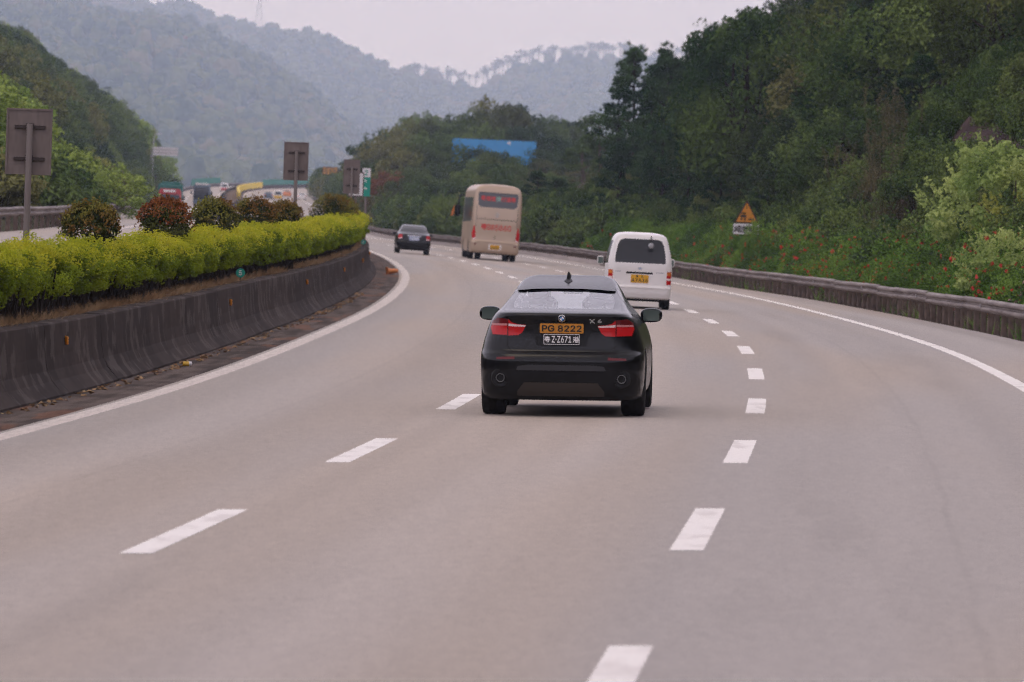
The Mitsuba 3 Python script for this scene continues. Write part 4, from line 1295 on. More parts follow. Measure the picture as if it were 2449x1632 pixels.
class Vehicle:
    def __init__(self, name, label, category, tw, group=None):
        self.t, self.tw = thing(name, label, category, group), tw

    def add(self, name, mesh, m, smooth=35, parent=None, label=None):
        k = obj(name, mesh, m, parent or self.t, smooth, self.tw)
        if label:
            tag(k, label)
        return k

    def wheels(self, r, w, track, ys, dual=False, rim='mat_alloy'):
        for y in ys:
            for s in (-1, 1):
                ty, rm = wheel(r, w)
                if s < 0:
                    rm.apply_transform(trimesh.transformations.rotation_matrix(np.pi, [0, 0, 1]))
                a = self.add('wheel', ty.apply_translation((s * track / 2, y, r)), 'mat_tyre', 40)
                self.add('rim', rm.apply_translation((s * track / 2, y, r)), rim, 30, a)
                if dual and y == ys[0]:
                    ty, _ = wheel(r, w)
                    self.add('inner_wheel', ty.apply_translation((s * (track / 2 - w - 0.09), y, r)), 'mat_tyre', 40)


def arch(body, r, ys, w, z):
    for y in ys:
        for s in (-1, 1):
            c = cyl(r, (s * (w + 0.3), y, z), (s * (w - 0.36), y, z), 40)
            if c.volume < 0:
                c.invert()
            body = body - man(c)
    return body


def text_on(v, s, height, x, y, z, m, depth=0.006, parent=None, name='lettering', squeeze=1.0):
    t = letters(s, height, depth)
    t.vertices[:, 0] *= squeeze
    return v.add(name, t.apply_translation((x, y, z)), m, False, parent)


# ---- the black coupe-backed off-roader in front
PX6 = stand(67.0, 5.56)
v = Vehicle('suv', 'black sloping-back off-road car in the middle of the picture, with two number plates', 'car', PX6)
S6 = Shell([(0.20, 0.88, 0.20, 4.66), (0.26, 0.95, 0.10, 4.76), (0.36, 0.975, 0.045, 4.84), (0.48, 0.985, 0.015, 4.87), (0.58, 0.988, 0.0, 4.88), (0.66, 0.988, 0.0, 4.87), (0.74, 0.985, 0.03, 4.85), (0.80, 0.978, 0.095, 4.82), (0.88, 0.962, 0.115, 4.78), (0.96, 0.940, 0.125, 4.70),
            (1.04, 0.915, 0.13, 4.52), (1.11, 0.888, 0.125, 4.0), (1.17, 0.855, 0.105, 3.60), (1.215, 0.825, 0.095, 3.50), (1.245, 0.80, 0.12, 3.42), (1.262, 0.785, 0.24, 3.38), (1.30, 0.755, 0.45, 3.28), (1.36, 0.715, 0.72, 3.12), (1.42, 0.68, 1.00, 2.96), (1.48, 0.648, 1.28, 2.80),
            (1.54, 0.615, 1.55, 2.66), (1.59, 0.58, 1.80, 2.55), (1.63, 0.54, 2.02, 2.46), (1.66, 0.47, 2.18, 2.38), (1.675, 0.38, 2.25, 2.34)], 4.2, 0.75, 1.2)
body = man(S6.mesh(rows=120))
body = arch(body, 0.445, (0.98, 3.92), 0.86, 0.385)
cab = man(S6.mesh(0.07, 0.62, 1.64, rows=70)) ^ man(bx(3, 2.75, 2.0, (0, 2.0, 1.40)))
body = body - cab
win = Polygon([(-0.595, 1.292), (0.595, 1.292), (0.605, 1.36), (0.575, 1.43), (0.535, 1.478), (0.40, 1.488), (-0.40, 1.488), (-0.535, 1.478), (-0.575, 1.43), (-0.605, 1.36)])
body = body - man(prism(win, 2.2).apply_translation((0, -0.4, 0)))
body = body - man(prism([(-0.66, 1.18), (0.66, 1.18), (0.50, 1.575), (-0.50, 1.575)], 2.0).apply_translation((0, 2.42, 0)))
side_win = Polygon([(0.95, 1.24), (3.10, 1.16), (2.65, 1.50), (2.2, 1.58), (1.75, 1.54), (1.2, 1.38)])
q = trimesh.creation.extrude_polygon(side_win, 3.0, engine='earcut')
q = trimesh.Trimesh(np.stack([q.vertices[:, 2] - 1.5, q.vertices[:, 0], q.vertices[:, 1]], 1), q.faces, process=False)
if q.volume < 0:
    q.invert()
body = body - man(q)
B = v.add('body', tri(body), 'mat_black_paint', 28)
v.add('rear_window', S6.patch(win.buffer(0.012), 0.004), 'mat_clear_glass', 30)
frame = Polygon([(-0.70, 1.268), (0.70, 1.268), (0.685, 1.34), (0.645, 1.42), (0.60, 1.487), (0.42, 1.503), (-0.42, 1.503), (-0.60, 1.487), (-0.645, 1.42), (-0.685, 1.34)])
v.add('rear_window_surround', S6.patch(Polygon(frame.exterior.coords, [list(win.exterior.coords)]), 0.005), 'mat_tinted_glass', 30)
v.add('windscreen', S6.patch([(-0.66, 1.18), (0.66, 1.18), (0.50, 1.575), (-0.50, 1.575)], 0.003, 'front'), 'mat_clear_glass', 30)
for s in (1, -1):
    v.add('side_window', S6.patch(side_win.buffer(0.01), 0.003, 'side', 0.06, s), 'mat_tinted_glass', 30)
    belt = Polygon([(0.7, 1.215), (3.25, 1.125), (3.25, 1.145), (0.7, 1.235)])
    v.add('belt_trim', S6.patch(belt, 0.008, 'side', 0.08, s), 'mat_trim_plastic', 30)
# roof spoiler lip: its own ledge over the rear window
lip = np.array([(-0.60, 1.496), (-0.42, 1.512), (-0.2, 1.521), (0.2, 1.521), (0.42, 1.512), (0.60, 1.496), (0.585, 1.525), (0.3, 1.550), (-0.3, 1.550), (-0.585, 1.525)])
v.add('roof_lip', S6.patch(Polygon(lip), 0.030), 'mat_black_paint', 30)
fin = trimesh.convex.convex_hull(np.array([(-0.030, 2.02, 1.60), (0.030, 2.02, 1.60), (-0.034, 2.24, 1.655), (0.034, 2.24, 1.655), (-0.006, 2.03, 1.725), (0.006, 2.03, 1.725), (0.0, 2.10, 1.705)]))
fin.vertices = (fin.vertices - [0, 2.1, 1.63]) * [0.85, 1, 0.8] + [0, 2.1, 1.63]
v.add('antenna_fin', fin.apply_translation((-0.005, -0.02, 0.015)), 'mat_trim_plastic', 30)
v.add('antenna_foot', S6.patch(Polygon([(-0.05, 1.61), (0.0, 1.585), (0.05, 1.61), (0.03, 1.63), (-0.03, 1.63)]), 0.012), 'mat_trim_plastic', 30)
# the tail lamps: outer and inner lens, each with a pale strip
for s in (1, -1):
    fl = (lambda p: p) if s > 0 else mirrored
    outer = fl([(0.648, 0.968), (0.84, 0.975), (0.868, 1.06), (0.845, 1.135), (0.78, 1.178), (0.648, 1.165)])
    inner = fl([(0.452, 1.045), (0.475, 1.005), (0.52, 0.975), (0.642, 0.968), (0.642, 1.165), (0.60, 1.125), (0.53, 1.105), (0.428, 1.098)])
    lo = v.add('tail_lamp', S6.patch(outer, 0.012), 'mat_lamp_dark_red', 30)
    v.add('lower_lens', S6.patch(fl([(0.655, 0.975), (0.835, 0.982), (0.86, 1.06), (0.852, 1.085), (0.655, 1.085)]), 0.016), 'mat_lamp_red', 30, lo)
    v.add('light_strip', S6.patch(fl([(0.655, 1.087), (0.852, 1.087), (0.846, 1.110), (0.655, 1.113)]), 0.018), 'mat_ink_pink', 30, lo)
    li = v.add('boot_lamp', S6.patch(inner, 0.012), 'mat_lamp_red', 30)
    v.add('light_strip', S6.patch(fl([(0.440, 1.075), (0.640, 1.080), (0.640, 1.112), (0.53, 1.100), (0.432, 1.095)]), 0.016), 'mat_lamp_clear', 30, li)
    v.add('reflector', S6.patch(fl([(0.555, 0.690), (0.78, 0.685), (0.775, 0.712), (0.560, 0.722)]), 0.006), 'mat_lamp_dark_red', 30)
    ex = lathe([(0.050, 0.0), (0.054, -0.01), (0.054, -0.10), (0.045, -0.10), (0.043, -0.01), (0.050, 0.0)], 24).apply_transform(trimesh.transformations.rotation_matrix(np.pi / 2, [1, 0, 0]))
    bez = lathe([(0.060, 0.01), (0.105, 0.012), (0.115, -0.012), (0.10, -0.03), (0.060, -0.03), (0.060, 0.01)], 28).apply_transform(trimesh.transformations.rotation_matrix(np.pi / 2, [1, 0, 0]))
    yb = float(S6.rear_y(0.725, 0.465))
    hole = cyl(0.046, (s * 0.725, yb - 0.02, 0.465), (s * 0.725, yb - 0.001, 0.465), 20)
    v.add('exhaust_surround', bez.apply_translation((s * 0.725, yb - 0.002, 0.465)), 'mat_trim_plastic', 30)
    e_ = v.add('exhaust', ex.apply_translation((s * 0.725, yb - 0.045, 0.465)), 'mat_alloy', 30)
    v.add('exhaust_bore', hole, 'mat_rubber', 30, e_)
# door mirrors
for s in (1, -1):
    shell = trimesh.creation.icosphere(3, 1.0)
    sv = shell.vertices
    shell.vertices = np.sign(sv) * np.abs(sv) ** 0.75 * np.array([0.135, 0.085, 0.088])
    cx, cy, cz = s * 1.0, 2.72, 1.185
    mk = v.add('door_mirror', shell.apply_translation((cx, cy, cz)), 'mat_black_paint', 40)
    g = affinity.scale(sbox(-0.095, -0.056, 0.095, 0.056), 0.8, 0.8).buffer(0.024)
    v.add('mirror_glass', prism(g, 0.01).apply_translation((cx, cy - 0.088, cz)), 'mat_mirror_glass', False, mk)
    v.add('mirror_arm', trimesh.convex.convex_hull(np.array([(s * 0.84, cy + a, 1.06 + b) for a in (-0.05, 0.06) for b in (0, 0.07)] + [(s * 0.96, cy + a, 1.11 + b) for a in (-0.04, 0.05) for b in (0, 0.05)])), 'mat_black_paint', 30, mk)
# plates, badge, lettering
rec = Polygon([(-0.36, 1.125), (0.36, 1.125), (0.30, 0.855), (0.24, 0.845), (-0.24, 0.845), (-0.30, 0.855)])
v.add('plate_recess', S6.patch(rec, 0.003), 'mat_trim_plastic', 30)
y0 = float(S6.rear_y(0.0, 1.0)) - 0.024
pk = v.add('number_plate', prism(rr_(-0.262, 1.004, 0.262, 1.120, 0.012), 0.012).apply_translation((0, y0 - 0.004, 0)), 'mat_plate_orange', False, label='orange number plate with black letters')
text_on(v, 'PG 8222', 0.070, 0, y0 - 0.008, 1.027, 'mat_ink_black', parent=pk, squeeze=1.20)
pk = v.add('number_plate', prism(rr_(-0.222, 0.862, 0.222, 1.000, 0.012), 0.012).apply_translation((0, y0 - 0.006, 0)), 'mat_plate_black', False, label='black number plate with white characters')
fr = rr_(-0.215, 0.869, 0.215, 0.993, 0.010)
v.add('border', prism(Polygon(fr.exterior.coords, [list(fr.buffer(-0.006).exterior.coords)]), 0.004).apply_translation((0, y0 - 0.011, 0)), 'mat_ink_white', False, pk)
v.add('character', glyph('yue', 0.066, 0.13, 0.005).apply_translation((-0.172, y0 - 0.008, 0.898)), 'mat_ink_white', False, pk)
v.add('character', glyph('gang', 0.066, 0.13, 0.005).apply_translation((0.172, y0 - 0.008, 0.898)), 'mat_ink_white', False, pk)
text_on(v, 'Z·Z671', 0.076, 0.0, y0 - 0.009, 0.894, 'mat_ink_white', parent=pk, squeeze=0.66)
yb = float(S6.rear_y(0.0, 1.185)) - 0.006
rot90 = trimesh.transformations.rotation_matrix(np.pi / 2, [1, 0, 0])
bk = v.add('badge', lathe([(0, 0.012), (0.040, 0.012), (0.046, 0.004), (0.046, -0.01), (0, -0.01)], 32).apply_transform(rot90).apply_translation((0, yb, 1.180)), 'mat_chrome', 30)
ring_ = Polygon([(0.036 * math.cos(a), 0.036 * math.sin(a)) for a in np.linspace(0, 2 * np.pi, 33)[:-1]])
v.add('dark_ring', prism(Polygon(ring_.exterior.coords, [[(0.026 * math.cos(a), 0.026 * math.sin(a)) for a in np.linspace(0, 2 * np.pi, 33)[:-1]]]), 0.004).apply_translation((0, yb - 0.016, 1.180)), 'mat_ink_black', False, bk)
for qd, mm_ in ((0, 'mat_ink_white'), (1, 'mat_badge_blue'), (2, 'mat_ink_white'), (3, 'mat_badge_blue')):
    a = np.linspace(qd * np.pi / 2, (qd + 1) * np.pi / 2, 9)
    v.add('quarter', prism([(0, 0)] + [(0.026 * math.cos(x), 0.026 * math.sin(x)) for x in a], 0.004).apply_translation((0, yb - 0.0155, 1.180)), mm_, False, bk)
text_on(v, 'X', 0.050, 0.362, float(S6.rear_y(0.36, 1.14)) - 0.006, 1.128, 'mat_chrome', 0.012, squeeze=1.6)
text_on(v, '6', 0.044, 0.452, float(S6.rear_y(0.45, 1.14)) - 0.008, 1.132, 'mat_chrome', 0.012, squeeze=1.6)
v.add('boot_grip', S6.patch([(-0.34, 1.118), (0.34, 1.118), (0.335, 1.140), (-0.335, 1.140)], 0.022), 'mat_black_paint', 30)
# bumper, seams, skid plate
for s in (1, -1):
    fl = (lambda p: p) if s > 0 else mirrored
    v.add('boot_seam', S6.patch(fl([(0.6425, 0.84), (0.650, 0.84), (0.650, 1.20), (0.6425, 1.20)]), 0.0015), 'mat_rubber', 30)
v.add('boot_seam', S6.patch([(-0.645, 0.842), (-0.60, 0.785), (-0.50, 0.762), (0.50, 0.762), (0.60, 0.785), (0.645, 0.842), (0.638, 0.846), (0.595, 0.793), (0.50, 0.771), (-0.50, 0.771), (-0.595, 0.793), (-0.638, 0.846)], 0.0015), 'mat_rubber', 30)
v.add('bumper_cladding', S6.patch([(-0.96, 0.22), (0.96, 0.22), (0.97, 0.44), (0.86, 0.52), (0.60, 0.575), (-0.60, 0.575), (-0.86, 0.52), (-0.97, 0.44)], 0.004), 'mat_trim_plastic', 30)
v.add('bumper_step', S6.patch([(-0.535, 0.560), (0.535, 0.560), (0.515, 0.610), (0.40, 0.626), (-0.40, 0.626), (-0.515, 0.610)], 0.028), 'mat_grey_plastic', 30)
v.add('skid_plate', S6.patch([(-0.52, 0.25), (0.52, 0.25), (0.52, 0.31), (0.44, 0.415), (-0.44, 0.415), (-0.52, 0.31)], 0.012), 'mat_skid_plate', 30)
v.add('underbody', bx(1.25, 3.9, 0.12, (0, 2.4, 0.27), 0.03), 'mat_rubber', False)
v.wheels(0.385, 0.285, 1.68, (0.98, 3.92))
# cabin
v.add('rear_bench', cat([bx(1.15, 0.22, 0.5, (0, 1.42, 0.96), 0.05), bx(0.24, 0.10, 0.16, (-0.36, 1.42, 1.28), 0.04), bx(0.24, 0.10, 0.16, (0.36, 1.42, 1.28), 0.04)]), 'mat_seat_leather', 30)
for s in (1, -1):
    v.add('front_seat', cat([bx(0.50, 0.16, 0.70, (s * 0.40, 2.42, 1.05), 0.06), bx(0.28, 0.10, 0.19, (s * 0.38, 2.42, 1.44), 0.045)]), 'mat_seat_leather', 30)
v.add('dashboard', bx(1.3, 0.4, 0.22, (0, 3.18, 1.0), 0.06), 'mat_seat_leather', 30)
v.add('inside_mirror', bx(0.24, 0.03, 0.065, (0.02, 2.92, 1.46), 0.012), 'mat_seat_leather', False)

# ---- white van
PV = stand(147.0, 6.45)
v = Vehicle('van', 'white minivan with a dark rear window and yellow number plate, right behind the black car', 'van', PV)
SV = Shell([(0.26, 0.78, 0.10, 4.5), (0.32, 0.815, 0.02, 4.62), (0.44, 0.835, -0.03, 4.66), (0.56, 0.842, -0.02, 4.68), (0.60, 0.845, 0.05, 4.68), (1.05, 0.845, 0.06, 4.60), (1.20, 0.835, 0.075, 4.30), (1.45, 0.795, 0.16, 3.95), (1.70, 0.735, 0.27, 3.60), (1.84, 0.69, 0.34, 3.40), (1.92, 0.63, 0.40, 3.2), (1.97, 0.52, 0.55, 3.0), (1.995, 0.30, 0.9, 2.6)], 7.0, 0.5, 0.9)
body = arch(man(SV.mesh(rows=80)), 0.36, (0.95, 3.55), 0.75, 0.31)
B = v.add('body', tri(body), 'mat_white_paint', 28)
v.add('rear_window', S_ := SV.patch(Polygon([(-0.665, 1.20), (0.665, 1.20), (0.655, 1.40), (0.60, 1.68), (0.54, 1.79), (0.42, 1.825), (-0.42, 1.825), (-0.54, 1.79), (-0.60, 1.68), (-0.655, 1.40)]), 0.006), 'mat_tinted_glass', 30)
for s in (1, -1):
    v.add('side_window', SV.patch(Polygon([(0.7, 1.18), (3.6, 1.16), (3.2, 1.72), (0.9, 1.74)]).buffer(0.02), 0.005, 'side', 0.15, s), 'mat_tinted_glass', 30)
    fl = (lambda p: p) if s > 0 else mirrored
    lk = v.add('tail_lamp', SV.patch(fl([(0.70, 0.66), (0.825, 0.66), (0.828, 1.00), (0.715, 1.00)]), 0.014, cell=0.02), 'mat_lamp_red', 30)
    v.add('reversing_lens', SV.patch(fl([(0.706, 0.77), (0.824, 0.77), (0.824, 0.83), (0.708, 0.83)]), 0.018, cell=0.02), 'mat_lamp_clear', 30, lk)
    v.add('indicator_lens', SV.patch(fl([(0.712, 0.90), (0.824, 0.90), (0.825, 0.985), (0.716, 0.985)]), 0.018, cell=0.02), 'mat_lamp_amber', 30, lk)
    sx = s * (0.98 if s < 0 else 0.92)
    mk = v.add('door_mirror', bx(0.17, 0.09, 0.22, (sx, 3.55, 1.20), 0.03), 'mat_white_paint', 30)
    v.add('mirror_glass', bx(0.13, 0.01, 0.17, (sx, 3.498, 1.20)), 'mat_mirror_glass', False, mk)
    v.add('mirror_arm', bx(0.16, 0.04, 0.05, (s * 0.85, 3.56, 1.15)), 'mat_trim_plastic', False, mk)
v.add('handle_recess', SV.patch(rr_(-0.36, 0.915, 0.34, 0.965, 0.018), 0.004), 'mat_trim_plastic', 30)
v.add('door_pressing', SV.patch(Polygon([(-0.62, 0.64), (0.62, 0.64), (0.60, 0.70), (0.36, 0.71), (0.33, 0.665), (-0.33, 0.665), (-0.36, 0.70), (-0.60, 0.70)]), 0.014), 'mat_white_paint', 30)
v.add('bumper', SV.patch([(-0.83, 0.30), (0.83, 0.30), (0.84, 0.50), (0.835, 0.565), (-0.835, 0.565), (-0.84, 0.50)], 0.05, cell=0.06), 'mat_white_paint', 30)
yb = float(SV.rear_y(0, 0.8))
pk = v.add('number_plate', prism(rr_(-0.23, 0.685, 0.23, 0.895, 0.012), 0.012).apply_translation((0, yb - 0.035, 0)), 'mat_plate_yellow', False, label='yellow number plate with black characters')
text_on(v, 'A7A36', 0.085, 0.0, yb - 0.03, 0.705, 'mat_ink_black', parent=pk, squeeze=1.15)
v.add('character', glyph('yue', 0.055, 0.16, 0.005).apply_translation((-0.07, yb - 0.032, 0.825)), 'mat_ink_black', False, pk)
text_on(v, 'B', 0.055, 0.07, yb - 0.03, 0.825, 'mat_ink_black', parent=pk)
yb = float(SV.rear_y(0, 1.05)) - 0.012
bd = Polygon([(0.055 * math.cos(a), 0.040 * math.sin(a)) for a in np.linspace(0, 2 * np.pi, 25)[:-1]])
v.add('badge', prism(Polygon(bd.exterior.coords, [list(affinity.scale(bd, 0.68, 0.68).exterior.coords)]), 0.008).apply_translation((0, yb, 1.055)), 'mat_alloy', False)
v.add('badge_bar', prism([(-0.03, -0.012), (0.03, -0.012), (0.0, 0.028)], 0.008).apply_translation((0, yb, 1.055)), 'mat_badge_blue', False)
for x0, x1 in ((-0.64, -0.50), (0.42, 0.64)):
    v.add('emblem_strip', SV.patch(rr_(x0, 0.952, x1, 0.975, 0.004), 0.008), 'mat_alloy', 30)
mk = v.add('parking_mirror', lathe([(0, 0.02), (0.05, 0.015), (0.075, -0.01), (0.07, -0.03), (0, -0.04)], 20).apply_transform(rot90).apply_translation((0.26, 0.05, 1.665)), 'mat_alloy', 30)
v.add('mirror_arm', tube([(0.26, 0.42, 1.91), (0.26, 0.14, 1.86), (0.26, 0.06, 1.72)], 0.014, 8), 'mat_trim_plastic', 30, mk)
v.add('underbody', bx(1.3, 4.0, 0.20, (0, 2.3, 0.30), 0.03), 'mat_rubber', False)
v.wheels(0.315, 0.195, 1.47, (0.95, 3.55))

# ---- coach
PB = stand(287.0, 6.40)
v = Vehicle('coach', 'beige coach with a red number across its back, seen behind the white van', 'bus', PB)
SB = Shell([(0.36, 1.20, 0.12, 11.7), (0.48, 1.235, 0.03, 11.85), (0.90, 1.25, 0.0, 11.9), (0.97, 1.25, 0.05, 11.9), (2.0, 1.25, 0.10, 11.9), (2.65, 1.245, 0.17, 11.8), (3.45, 1.205, 0.32, 11.4), (3.60, 1.16, 0.36, 11.2), (3.72, 1.06, 0.42, 11.0), (3.82, 0.88, 0.5, 10.8), (3.88, 0.62, 0.7, 10.6), (3.90, 0.35, 0.9, 10.4)], 9.0, 0.5, 1.0)
body = arch(man(SB.mesh(rows=80)), 0.60, (3.0, 9.2), 1.1, 0.50)
v.add('body', tri(body), 'mat_gold_paint', 28)
wk = v.add('rear_window', SB.patch(Polygon([(-1.0, 2.80), (-0.85, 2.70), (0.85, 2.70), (1.0, 2.80), (1.03, 3.30), (1.0, 3.46), (-1.0, 3.46), (-1.03, 3.30)]), 0.012, cell=0.08), 'mat_grey_glass', 30)
yy = float(SB.rear_y(0, 3.1))
for x, s, m_ in ((-0.66, 'A5', 'mat_ink_pink'), (-0.38, '8B', 'mat_ink_pink'), (0.68, '88', 'mat_ink_pink'), (0.40, 'H6', 'mat_ink_pink')):
    pass
for gname, x, m_ in (('yue', -0.78, 'mat_ink_red'), ('gang', -0.52, 'mat_ink_red'), ('su', -0.26, 'mat_ink_red'), ('man', 0.02, 'mat_ink_green'), ('xing', 0.26, 'mat_ink_red'), ('su', 0.52, 'mat_ink_red'), ('yue', 0.78, 'mat_ink_red')):
    ch = glyph(gname, 0.24, 0.12, 0.006)
    ch.vertices[:, 2] += 3.04
    ch.vertices[:, 1] = SB.rear_y(ch.vertices[:, 0] + x, ch.vertices[:, 2]) - 0.02 + ch.vertices[:, 1]
    v.add('window_lettering', ch.apply_translation((x, 0, 0)), m_, False, wk)
for x0, x1 in ((-0.92, -0.08), (0.08, 0.92)):
    v.add('roof_marker', SB.patch(rr_(x0, 3.47, x1, 3.62, 0.03), 0.07, cell=0.08), 'mat_gold_paint', 30)
v.add('roof_vent', bx(0.34, 0.5, 0.16, (0.86, 0.72, 3.70), 0.05), 'mat_gold_paint', 30)
v.add('panel_seam', SB.patch([(-1.04, 2.075), (1.04, 2.075), (1.04, 2.105), (-1.04, 2.105)], 0.004, cell=0.1), 'mat_rubber', 30)
for s in (1, -1):
    fl = (lambda p: p) if s > 0 else mirrored
    v.add('panel_seam', SB.patch(fl([(1.04, 1.70), (1.06, 1.70), (1.06, 2.75), (1.04, 2.75)]), 0.004, cell=0.1), 'mat_rubber', 30)
    lk = v.add('tail_lamp', SB.patch(fl([(1.02, 1.02), (1.14, 1.00), (1.215, 1.16), (1.225, 1.35), (1.14, 1.74), (1.10, 1.72), (1.04, 1.38)]), 0.025, cell=0.05), 'mat_lamp_red', 30)
    v.add('clear_lens', SB.patch(fl([(1.03, 1.03), (1.13, 1.01), (1.15, 1.09), (1.04, 1.12)]), 0.032, cell=0.05), 'mat_lamp_clear', 30, lk)
    v.add('fog_lamp', SB.patch(rr_(s * 1.02 - 0.05, 0.74, s * 1.02 + 0.05, 0.84, 0.04), 0.012, cell=0.05), 'mat_lamp_dark_red', 30)
    v.add('side_glazing', SB.patch(Polygon([(0.9, 1.95), (11.0, 1.85), (10.7, 3.15), (1.0, 3.15)]), 0.012, 'side', 0.5, s), 'mat_grey_glass', 30)
    mx0 = s * 1.55
    mk = v.add('door_mirror', bx(0.30, 0.16, 0.62, (mx0, 11.9, 2.42), 0.06), 'mat_trim_plastic', 30)
    v.add('mirror_arm', tube([(s * 1.1, 11.6, 3.25), (s * 1.45, 12.0, 3.25), (mx0, 11.95, 2.7)], 0.045, 8), 'mat_trim_plastic', 30, mk)
    if s < 0:
        v.add('mirror_cap', trimesh.convex.convex_hull(np.array([(mx0 - 0.18, 11.86, 2.15), (mx0 - 0.34, 11.9, 2.1), (mx0 - 0.16, 11.9, 2.75), (mx0 - 0.2, 12.0, 2.2), (mx0 - 0.32, 11.8, 2.35)])), 'mat_orange_paint', 30, mk)
v.add('bumper_ledge', SB.patch([(-1.0, 0.93), (1.0, 0.93), (1.03, 1.0), (-1.03, 1.0)], 0.05, cell=0.1), 'mat_gold_paint', 30)
text_on(v, 'S85860', 0.27, 0.13, float(SB.rear_y(0, 1.62)) - 0.02, 1.56, 'mat_ink_red', 0.01, squeeze=0.90)
v.add('character', glyph('yue', 0.29, 0.14, 0.01).apply_translation((-0.64, float(SB.rear_y(0, 1.65)) - 0.012, 1.55)), 'mat_ink_red', False)
bd = Polygon([(0.10 * math.cos(a), 0.10 * math.sin(a)) for a in np.linspace(0, 2 * np.pi, 25)[:-1]])
yb = float(SB.rear_y(0, 2.3)) - 0.014
v.add('badge', prism(Polygon(bd.exterior.coords, [list(affinity.scale(bd, 0.7, 0.7).exterior.coords)]), 0.01).apply_translation((0, yb, 2.33)), 'mat_alloy', False)
v.add('badge_bar', prism(rr_(-0.018, 2.18, 0.018, 2.48, 0.01), 0.012).apply_translation((0, yb, 0)), 'mat_alloy', False)
v.add('flap_handle', bx(0.03, 0.03, 0.16, (-0.05, float(SB.rear_y(0, 1.15)) - 0.01, 1.17)), 'mat_trim_plastic', False)
yb = float(SB.rear_y(0, 0.66))
v.add('plate_bracket', prism(rr_(-0.32, 0.54, 0.32, 0.82, 0.02), 0.012).apply_translation((0, yb - 0.016, 0)), 'mat_ink_white', False)
pk = v.add('number_plate', prism(rr_(-0.25, 0.56, 0.25, 0.80, 0.015), 0.012).apply_translation((0, yb - 0.03, 0)), 'mat_plate_yellow', False)
text_on(v, '85860', 0.11, 0.0, yb - 0.026, 0.58, 'mat_ink_black', parent=pk, squeeze=1.0)
text_on(v, 'S', 0.06, 0.06, yb - 0.026, 0.72, 'mat_ink_black', parent=pk)
v.add('underbody', bx(2.0, 10.8, 0.3, (0, 5.9, 0.45), 0.05), 'mat_rubber', False)
v.wheels(0.50, 0.29, 2.18, (3.0, 9.2), dual=True)

# ---- black saloon


def saloon(name, label, tw, paint, glass='mat_grey_glass', detail=True, group=None):
    v = Vehicle(name, label, 'car', tw, group)
    S = Shell([(0.20, 0.76, 0.16, 4.45), (0.28, 0.83, 0.05, 4.55), (0.45, 0.865, 0.0, 4.60), (0.60, 0.872, 0.0, 4.58), (0.66, 0.87, 0.05, 4.50), (0.80, 0.860, 0.075, 4.3), (0.92, 0.84, 0.10, 3.8), (1.0, 0.815, 0.16, 3.4), (1.045, 0.79, 0.42, 3.3), (1.08, 0.77, 0.62, 3.22), (1.25, 0.69, 0.95, 2.9), (1.38, 0.625, 1.25, 2.65), (1.45, 0.56, 1.5, 2.45), (1.485, 0.44, 1.75, 2.3)], 4.5, 0.6, 1.0)
    body = arch(man(S.mesh(rows=70)), 0.36, (0.98, 3.6), 0.76, 0.31)
    v.add('body', tri(body), paint, 28)
    v.add('rear_window', S.patch([(-0.66, 1.10), (0.66, 1.10), (0.53, 1.40), (-0.53, 1.40)], 0.005, cell=0.06), glass, 30)
    for s in (1, -1):
        fl = (lambda p: p) if s > 0 else mirrored
        v.add('side_window', S.patch(Polygon([(1.0, 1.06), (3.1, 1.02), (2.55, 1.38), (1.4, 1.38)]), 0.004, 'side', 0.2, s), 'mat_tinted_glass', 30)
        lk = v.add('tail_lamp', S.patch(fl([(0.60, 0.80), (0.70, 0.76), (0.80, 0.74), (0.825, 0.84), (0.80, 0.98), (0.62, 0.98)]), 0.014, cell=0.04), 'mat_lamp_red', 30)
        if detail:
            v.add('clear_lens', S.patch(fl([(0.615, 0.755), (0.79, 0.745), (0.80, 0.80), (0.61, 0.82)]), 0.018, cell=0.04), 'mat_lamp_clear', 30, lk)
            mk = v.add('door_mirror', bx(0.17, 0.10, 0.12, (s * 0.93, 2.9, 1.0), 0.03), paint, 30)
    if detail:
        yb = float(S.rear_y(0, 0.8))
        pk = v.add('number_plate', prism(rr_(-0.26, 0.70, 0.26, 0.90, 0.012), 0.012).apply_translation((0, yb - 0.02, 0)), 'mat_plate_blue', False)
        text_on(v, 'L6038', 0.09, 0.02, yb - 0.018, 0.75, 'mat_ink_white', parent=pk)
        v.add('boot_trim', S.patch(rr_(-0.36, 0.915, 0.36, 0.945, 0.01), 0.014), 'mat_chrome', 30)
        v.add('badge', prism(rr_(-0.05, 0.955, 0.05, 1.0, 0.02), 0.01).apply_translation((0, float(S.rear_y(0, 0.99)) - 0.014, 0)), 'mat_chrome', False)
    v.add('underbody', bx(1.2, 3.8, 0.12, (0, 2.3, 0.26), 0.03), 'mat_rubber', False)
    v.wheels(0.315, 0.205, 1.50, (0.98, 3.6))
    return v


saloon('saloon_car', 'black saloon car with a light blue number plate in the left lane, near the coach', stand(286.5, 2.25), 'mat_black_paint')

# ---- far traffic
saloon('saloon_car', 'small white car far off on our carriageway, right of the middle sign post', stand(1140, 11.6), 'mat_white_paint', 'mat_tinted_glass', False)
saloon('saloon_car', 'far-off orange-red car half hidden by the middle sign post', stand(1200, 9.0), 'mat_orange_paint', 'mat_tinted_glass', False)
saloon('saloon_car', 'dark car in the far distance left of the yellow taxi van', stand(1110, 4.6), 'mat_blue_grey_paint', 'mat_tinted_glass', False)


